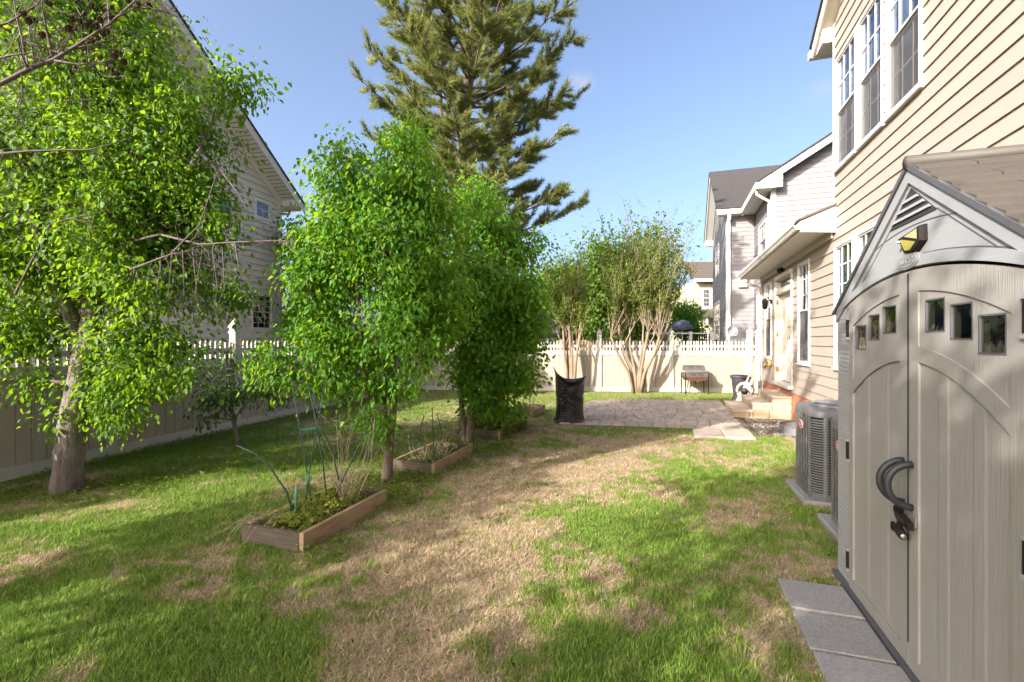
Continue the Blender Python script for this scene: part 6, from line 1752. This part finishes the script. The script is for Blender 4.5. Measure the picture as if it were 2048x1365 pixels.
# --- crepe myrtles against the back fence
def myrtle(label, px, Y, nstem, spread, knuckle, top, nshoot, px0, px1, seed, lean=0):
    rs = random.Random(seed); g = np.random.default_rng(seed)
    x0 = (px - 1024) / FPX * Y
    t = thing('crepe_myrtle', label, 'tree', (x0, Y, 0), 0, 'crepe myrtles along the back fence')
    mb = MB(); kn = []
    for k in range(nstem):
        a = 2 * math.pi * k / nstem + rs.uniform(-.3, .3)
        e = Vector((x0 + (k / (nstem - 1) - .5) * 2 * spread + rs.uniform(-.08, .08), Y + math.sin(a) * spread * .45, knuckle * rs.uniform(.85, 1.12)))
        s_ = Vector((x0 + (k / (nstem - 1) - .5) * .22, Y + .05 * math.sin(a), -.03))
        m1 = s_.lerp(e, .35) + Vector((-(e.x - x0) * .12, 0, .05)); m2 = s_.lerp(e, .7) + Vector((rs.gauss(0, .03), rs.gauss(0, .03), 0))
        r = rs.uniform(.032, .05)
        mb.tube([s_, s_.lerp(m1, .5), m1, m2, e, e + Vector((0, 0, .04))], [r * 1.25, r * 1.05, r, r * .85, r * .8, r * .7], 8); kn.append(e)
        if rs.random() < .8:
            f = m2 + Vector((rs.uniform(-.35, .35), rs.uniform(-.2, .2), rs.uniform(.4, .7))); mb.tube([m2, m2.lerp(f, .5), f], [r * .55, r * .5, r * .45], 6); kn.append(f)
    for s_ in range(3):
        a = rs.uniform(0, 6.28); mb.tube([(x0, Y, 0), (x0 + math.cos(a) * .2, Y + math.sin(a) * .1, -.01), (x0 + math.cos(a) * .35, Y + math.sin(a) * .15, -.05)], [.07, .05, .02], 6)
    mb.build('trunk', 'bark_myrtle', t)
    sh = MB(); P = []; D = []
    xl, xr = (px0 - 1024) / FPX * Y, (px1 - 1024) / FPX * Y
    for k in range(nshoot):
        s_ = rs.choice(kn)
        f = rs.random()
        tx = xl + (xr - xl) * (.5 + (f - .5) * rs.uniform(.8, 1)) ; tx = tx * .8 + .2 * (s_.x + (s_.x - x0) * .9)
        zt = top * (rs.uniform(.60, .92) if rs.random() < .75 else rs.uniform(.92, 1.12))
        e = Vector((tx, Y + rs.gauss(0, .35), zt))
        m_ = s_.lerp(e, .5) + Vector((-(e.x - s_.x) * .12 + rs.gauss(0, .04), rs.gauss(0, .05), .05))
        pts = [s_, s_.lerp(m_, .5) + Vector((rs.gauss(0, .02), 0, 0)), m_, m_.lerp(e, .5), e]
        sh.tube(pts, [.012, .010, .008, .006, .003], 4, None, False)
        for q in range(rs.randint(3, 6)):
            i = rs.uniform(1.0, 3.8); a = pts[int(i)].lerp(pts[int(i) + 1], i % 1)
            b_ = a + Vector((rs.gauss(0, .16), rs.gauss(0, .12), rs.uniform(.15, .5)))
            sh.tube([a, b_], [.005, .002], 3, None, False)
            for w in np.linspace(.15, 1, 12): P.append(tuple(a.lerp(b_, w))); D.append(1)
        for w in np.linspace(.25, 1, 26):
            i = w * 3.999; P.append(tuple(pts[int(i)].lerp(pts[min(int(i) + 1, 4)], i % 1))); D.append(0)
    tag(sh.build('shoots', 'bark_myrtle', t), kind='stuff')
    P = np.repeat(np.array(P), 3, 0); n = len(P)
    keep = g.random(n) < np.clip(1.0 - (P[:, 2] - knuckle) / (top - knuckle) * .75, .16, 1); P = P[keep]; n = len(P)
    P = P + g.normal(0, .035, (n, 3))
    A = g.normal(0, .7, (n, 3)); A[:, 2] += .15; N = g.normal(0, .5, (n, 3)); N[:, 2] += .8
    ln = .065 * g.uniform(.6, 1.3, n)
    leaves('crown', P, A, N, ln, ln * .55, 'leaf_myrtle', t, np.clip(g.random(n), 0, 1))
    return t
myrtle('vase shaped crepe myrtle with pale orange stems beside the grill', 1274, 14.55, 8, .80, 1.9, 5.3, 130, 1180, 1440, 51)
myrtle('slimmer crepe myrtle standing behind the black bag', 1142, 14.6, 7, .30, 1.95, 4.0, 50, 1075, 1200, 53)

# --- pines
def pine(label, stem, rad, whorls, seed, needles=46, nl=.135, group=None, cones=True, nw=.007):
    """whorls: (z, length, lift, count, bias angle or None)"""
    rs = random.Random(seed); g = np.random.default_rng(seed)
    b = Vector(stem[0]); t = thing('pine_tree', label, 'tree', (b.x, b.y, 0), 0, group)
    mb = MB(); mb.tube(stem, rad, 10); 
    def at(z):
        for i in range(len(stem) - 1):
            if stem[i][2] <= z <= stem[i + 1][2]:
                f = (z - stem[i][2]) / (stem[i + 1][2] - stem[i][2]); return Vector(stem[i]).lerp(Vector(stem[i + 1]), f)
        return Vector(stem[-1])
    mb.build('trunk', 'bark_pine', t)
    br = MB(); tips = []; cn = []
    for (z, L, lift, cnt, ang) in whorls:
        for k in range(cnt):
            a = (2 * math.pi * k / cnt + rs.uniform(-.35, .35) + z * 1.7) if ang is None else ang + rs.gauss(0, .25)
            l = L * rs.uniform(.55, 1.1)
            p0 = at(z + rs.uniform(-.15, .15)); d = Vector((math.cos(a), math.sin(a), 0))
            pts = [p0]
            for q in (1, 2, 3, 4, 5): pts.append(p0 + d * l * q / 5 + Vector((rs.gauss(0, .05), rs.gauss(0, .05), l * (lift * (q / 5) + .17 * (q / 5) ** 2.2) + rs.gauss(0, .03))))
            br.tube(pts, [.042, .036, .03, .022, .015, .008], 5, None, False)
            nb = int(5 + l * 4.6)
            for _ in range(nb):
                i = rs.uniform(1.4, 4.9); p = pts[int(i)].lerp(pts[int(i) + 1], i % 1)
                side = Vector((-d.y, d.x, 0)) * rs.choice((-1, 1))
                e = p + (d * rs.uniform(.25, .6) + side * rs.uniform(.2, .8) + Vector((0, 0, rs.uniform(-.05, .5)))) * l * .30 * (1.2 - .12 * i)
                br.tube([p, p.lerp(e, .5) + Vector((0, 0, -.03)), e], [.010, .008, .005], 4, None, False)
                dr = (e - p).normalized()
                tips.append((e, (dr + Vector((0, 0, .35))).normalized()))
                for w in (.3, .55, .8): tips.append((p.lerp(e, w), (dr + Vector((rs.gauss(0, .3), rs.gauss(0, .3), .3))).normalized()))
                if cones and rs.random() < .14: cn.append(p.lerp(e, .6) + Vector((0, 0, -.05)))
            tips.append((pts[-1], (d + Vector((0, 0, .5))).normalized()))
    tag(br.build('branches', 'bark_pine', t), kind='stuff')
    T = np.array([tuple(p) for p, d in tips]); D = np.array([tuple(d) for p, d in tips])
    idx = np.repeat(np.arange(len(T)), needles); n = len(idx)
    s_ = g.random(n)
    P = T[idx] + D[idx] * ((s_ - .75) * .26)[:, None]
    A = g.normal(0, 1, (n, 3)); A = norm(A - D[idx] * (A * D[idx]).sum(1, keepdims=True)) * g.uniform(.35, 1.0, (n, 1)) + D[idx] * (.55 + .5 * s_)[:, None]
    A = norm(A)
    S = norm(np.cross(A, g.normal(0, 1, (n, 3))))
    ln = nl * g.uniform(.7, 1.2, n)[:, None]
    v = np.empty((n, 3, 3)); v[:, 0] = P - S * nw * .6; v[:, 1] = P + S * nw * .6; v[:, 2] = P + A * ln
    W = np.array(wmat(t).inverted()); v = v.reshape(-1, 3) @ W[:3, :3].T + W[:3, 3]
    tint = np.clip(.15 + .5 * g.random(len(T))[idx] + .35 * g.random(n), 0, 1)
    mesh_np('crown', v, np.full(n, 3), np.arange(3 * n), 'needle', t, {'tint': np.repeat(tint, 3)})
    if cones and cn:
        mb = MB()
        for c in cn: mb.lathe([(0, .05), (.022, .035), (.032, .0), (.026, -.03), (0, -.05)], tuple(c), 7)
        tag(mb.build('cones', 'cone', t), kind='stuff')
    return t
PY = 13.6
px_ = (928 - 1024) / FPX * PY
stem = [(px_ + .05, PY, 0), (px_ + .03, PY, 2), (px_, PY, 4.5), (px_ + .05, PY, 7), (px_ + .12, PY, 9), (px_ + .3, PY, 11.2), (px_ + .35, PY, 13.6)]
wh = []
z = 4.3
while z < 13.4:
    f = (z - 4.3) / 9.1
    L = 3.05 * (1 if f < .55 else 1 - (f - .55) * 1.5)
    wh.append((z, max(L, .6), .16 + .3 * f, 6, None)); z += .40
wh += [(5.9, 3.0, .05, 1, 0.1), (4.9, 2.5, -.15, 1, 0.05), (3.9, 2.0, -.35, 1, -.15)]
pt_ = pine('tall pine with gray green needle tufts rising behind the young trees, taller than the picture', stem, [.20, .18, .16, .13, .10, .07, .02], wh, 61, needles=64, nw=.011, nl=.18)
mb = MB(); mb.tube([(px_ + .05, PY, 2.6), V(900, 350, PY), V(885, 270, PY), V(880, 180, PY + .1), V(870, 60, PY + .1)], [.09, .08, .07, .05, .03], 8); mb.build('second_stem', 'bark_pine', pt_)

# the pine outside the picture on the left reaches one bare limb with cones into it
qx, qy = -4.9, 1.6
st = [(qx, qy, 0), (qx + .05, qy, 2.5), (qx + .1, qy, 5), (qx + .1, qy, 8), (qx, qy, 9.5)]
wh = [(5.6, 1.9, .15, 5, None), (6.2, 2.0, .2, 6, None), (6.9, 1.8, .25, 6, None), (7.6, 1.5, .3, 6, None), (8.3, 1.1, .4, 5, None), (9.0, .7, .5, 5, None)]
pn = pine('pine whose bare limb with dark cones hangs into the top left of the picture', st, [.17, .15, .13, .08, .02], wh, 67, needles=30, cones=False, nw=.012)
C3 = 2.9
limb = [(qx + .1, qy, 2.75), (-4.0, 2.2, 2.9), V(-40, 190, C3), V(60, 138, C3), V(108, 120, C3), V(160, 88, C3), V(220, 48, C3), V(268, 5, C3), V(300, -40, C3)]
dead_branch(limb, .018, pn, 26, 'twig_dead', .42, -.1)
dead_branch([V(55, 140, C3), V(45, 80, C3), V(32, 30, C3), V(25, -30, C3)], .010, pn, 8, 'twig_dead', .25, -.3)
dead_branch([V(108, 120, C3), V(95, 70, C3), V(84, 15, C3), V(84, -30, C3)], .009, pn, 8, 'twig_dead', .25, -.3)
dead_branch([V(110, 122, C3), V(150, 130, C3), V(200, 128, C3), V(240, 112, C3)], .008, pn, 5, 'twig_dead', .2)
dead_branch([V(-30, 125, C3 - .1), V(20, 112, C3 - .1), V(80, 104, C3 - .1)], .009, pn, 5, 'twig_dead', .2)
dead_branch([V(-20, 310, C3), V(60, 303, C3), V(180, 300, C3), V(258, 280, C3)], .008, pn, 8, 'twig_dead', .2)
dead_branch([V(-30, 60, C3), V(20, 45, C3), V(75, 10, C3), V(95, -20, C3)], .010, pn, 6, 'twig_dead', .2)
mb = MB()
rs = random.Random(71)
spots = [(58, 40), (70, 38), (50, 30), (95, 2), (86, 70), (98, 72), (188, 16), (212, 24), (161, 44), (181, 45), (150, 56), (175, 52), (200, 40), (226, 36), (208, 68), (214, 62), (238, 104), (230, 110), (202, 115), (248, 124), (234, 144), (222, 138), (280, 8), (298, 10), (256, 2), (102, 8), (136, 56), (147, 38), (186, 78), (184, 8), (192, 50), (197, 76)]
for (x, y) in spots:
    c = Vector(V(x + rs.uniform(-3, 3), y + rs.uniform(-3, 3), C3 + rs.uniform(-.08, .08))); s_ = rs.uniform(.5, .9)
    prof = [(0, .030 * s_)]
    for k in range(5):
        zz = .024 - k * .012
        r_ = (.010, .018, .021, .018, .012)[k]; prof += [(r_ * s_ * .6, zz * s_ + .002), (r_ * s_ * 1.15, zz * s_ - .003)]
    prof.append((0, -.034 * s_)); mb.lathe(prof, tuple(c), 8, None, 0, 2 * math.pi, False)
tag(mb.build('cones', 'cone', pn), kind='stuff')

# --- more pears of the same row, outside the picture: their shade falls across the lawn
def shade_tree(label, x, y, zc, r, rz, n, seed, ll=.12):
    q = random.Random(seed)
    st = [([(x, y, 0), (x + .05, y, zc * .5), (x, y, zc + rz * .3)], [.14, .11, .03])]
    bl = [(x, y, zc, r * .8, r * .8, rz * .8, int(n * .3))]
    for k in range(8):
        a = 2 * math.pi * k / 8 + q.random(); d = r * q.uniform(.5, .75)
        bl.append((x + math.cos(a) * d, y + math.sin(a) * d, zc + rz * q.uniform(-.6, .6), r * q.uniform(.28, .42), r * q.uniform(.28, .42), rz * q.uniform(.22, .36), int(n * .08)))
    return broadleaf('pear_tree', label, 'tree', st, bl, ['bark_gray', 'twig_dead', 'leaf_pear'], ll, .6, 26, .16, seed, None, limb_r=.05, twig=.01, detail=False)
EXTRA = [('pear tree standing beside the camera, outside the left edge of the picture', -6.3, .3, 3.2, 1.25, 1.2, 210, 81),

         ('pear tree farther behind the camera along the side fence', -4.6, -3.3, 4.2, 1.7, 1.8, 380, 83),
         ('slender pear tree just behind the camera, left of where it stands', -3.7, -1.1, 4.2, 1.1, 1.2, 150, 87),
         ('pear tree farthest behind the camera', -7.2, -3.6, 3.6, 1.3, 1.4, 260, 85)]
for e in EXTRA: shade_tree(*e)

# --- low growth under the trees and along the fences
def cover(label, pts, n, size, hgt, tint=(0.0, .55), mat='leaf_weed'):
    P = []
    for (x, y, r, k) in pts:
        a = rng.uniform(0, 6.283, int(n * k)); d = r * np.sqrt(rng.random(int(n * k)))
        P.append(np.stack([x + d * np.cos(a), y + d * np.sin(a)], 1))
    P = np.concatenate(P); P = P[~blocked(P[:, 0], P[:, 1])]; m_ = len(P)
    P = np.concatenate([P, (0.012 + hgt * rng.random(m_) ** 1.6 * (.4 + 1.2 * fnoise(P[:, 0], P[:, 1], .3)))[:, None]], 1)
    A = rng.normal(0, 1, (m_, 3)); A[:, 2] *= .35; N = rng.normal(0, .35, (m_, 3)); N[:, 2] += 1
    ln = size * rng.uniform(.6, 1.4, m_)
    o = leaves('ground_cover', P, A, N, ln, ln * .8, mat, None, np.clip(rng.uniform(*tint, m_), 0, 1))
    return tag(o, label, 'ground cover', kind='stuff')
fp = [(FF @ Vector((FENCE_X + .25 + .15 * random.random(), s, 0))) for s in np.arange(4.6, 15.6, .35)]
cover('low creeping weeds along the foot of the side fence and round the big trunk', [(p.x, p.y, .38, .028) for p in fp] + [(-4.3, 5.2, .55, .12), (-4.9, 5.0, .4, .06), (-3.9, 5.9, .6, .07)], 9000, .026, .05)
cover('low green weeds around the trunks and beds under the two young trees', [(-1.35, 5.3, .45, .14), (-1.1, 5.6, .3, .08), (-.55, 7.3, .6, .16), (-.4, 6.9, .5, .12), (-.95, 6.2, .4, .1), (-1.25, 4.75, .35, .08), (-2.1, 6.5, .6, .08), (-.2, 8.6, .6, .08), (-1.4, 3.6, .25, .04)], 8000, .028, .06)
cover('scattered clover and broad leaved weeds in the lawn', [(x, y, .35, .02) for x, y in [(-.2, 3.0), (-.55, 3.5), (.4, 3.15), (-.9, 2.5), (-.6, 4.3), (.1, 2.6), (-1.6, 2.9), (-2.4, 3.2), (-2.9, 2.7), (.95, 3.9), (1.4, 2.8), (-.3, 2.35), (-.75, 3.0), (-3.3, 4.6), (-2.6, 5.2), (.3, 5.2)]], 5200, .017, .035, (0, .5))
# fallen leaves
P = np.stack([rng.uniform(-4.5, 2.5, 100), rng.uniform(2.2, 11, 100)], 1); P = P[~blocked(P[:, 0], P[:, 1])]
P = np.concatenate([P, rng.uniform(.02, .05, (len(P), 1))], 1); m_ = len(P)
A = rng.normal(0, 1, (m_, 3)); A[:, 2] *= .3; N = rng.normal(0, .3, (m_, 3)); N[:, 2] += 1
tag(leaves('fallen_leaves', P, A, N, rng.uniform(.02, .04, m_), rng.uniform(.014, .024, m_), 'cone', None, np.zeros(m_)), 'dark fallen leaves lying here and there on the lawn', 'leaves', kind='stuff')

for ob_ in bpy.data.objects:
    if 'wm' in ob_: del ob_['wm']
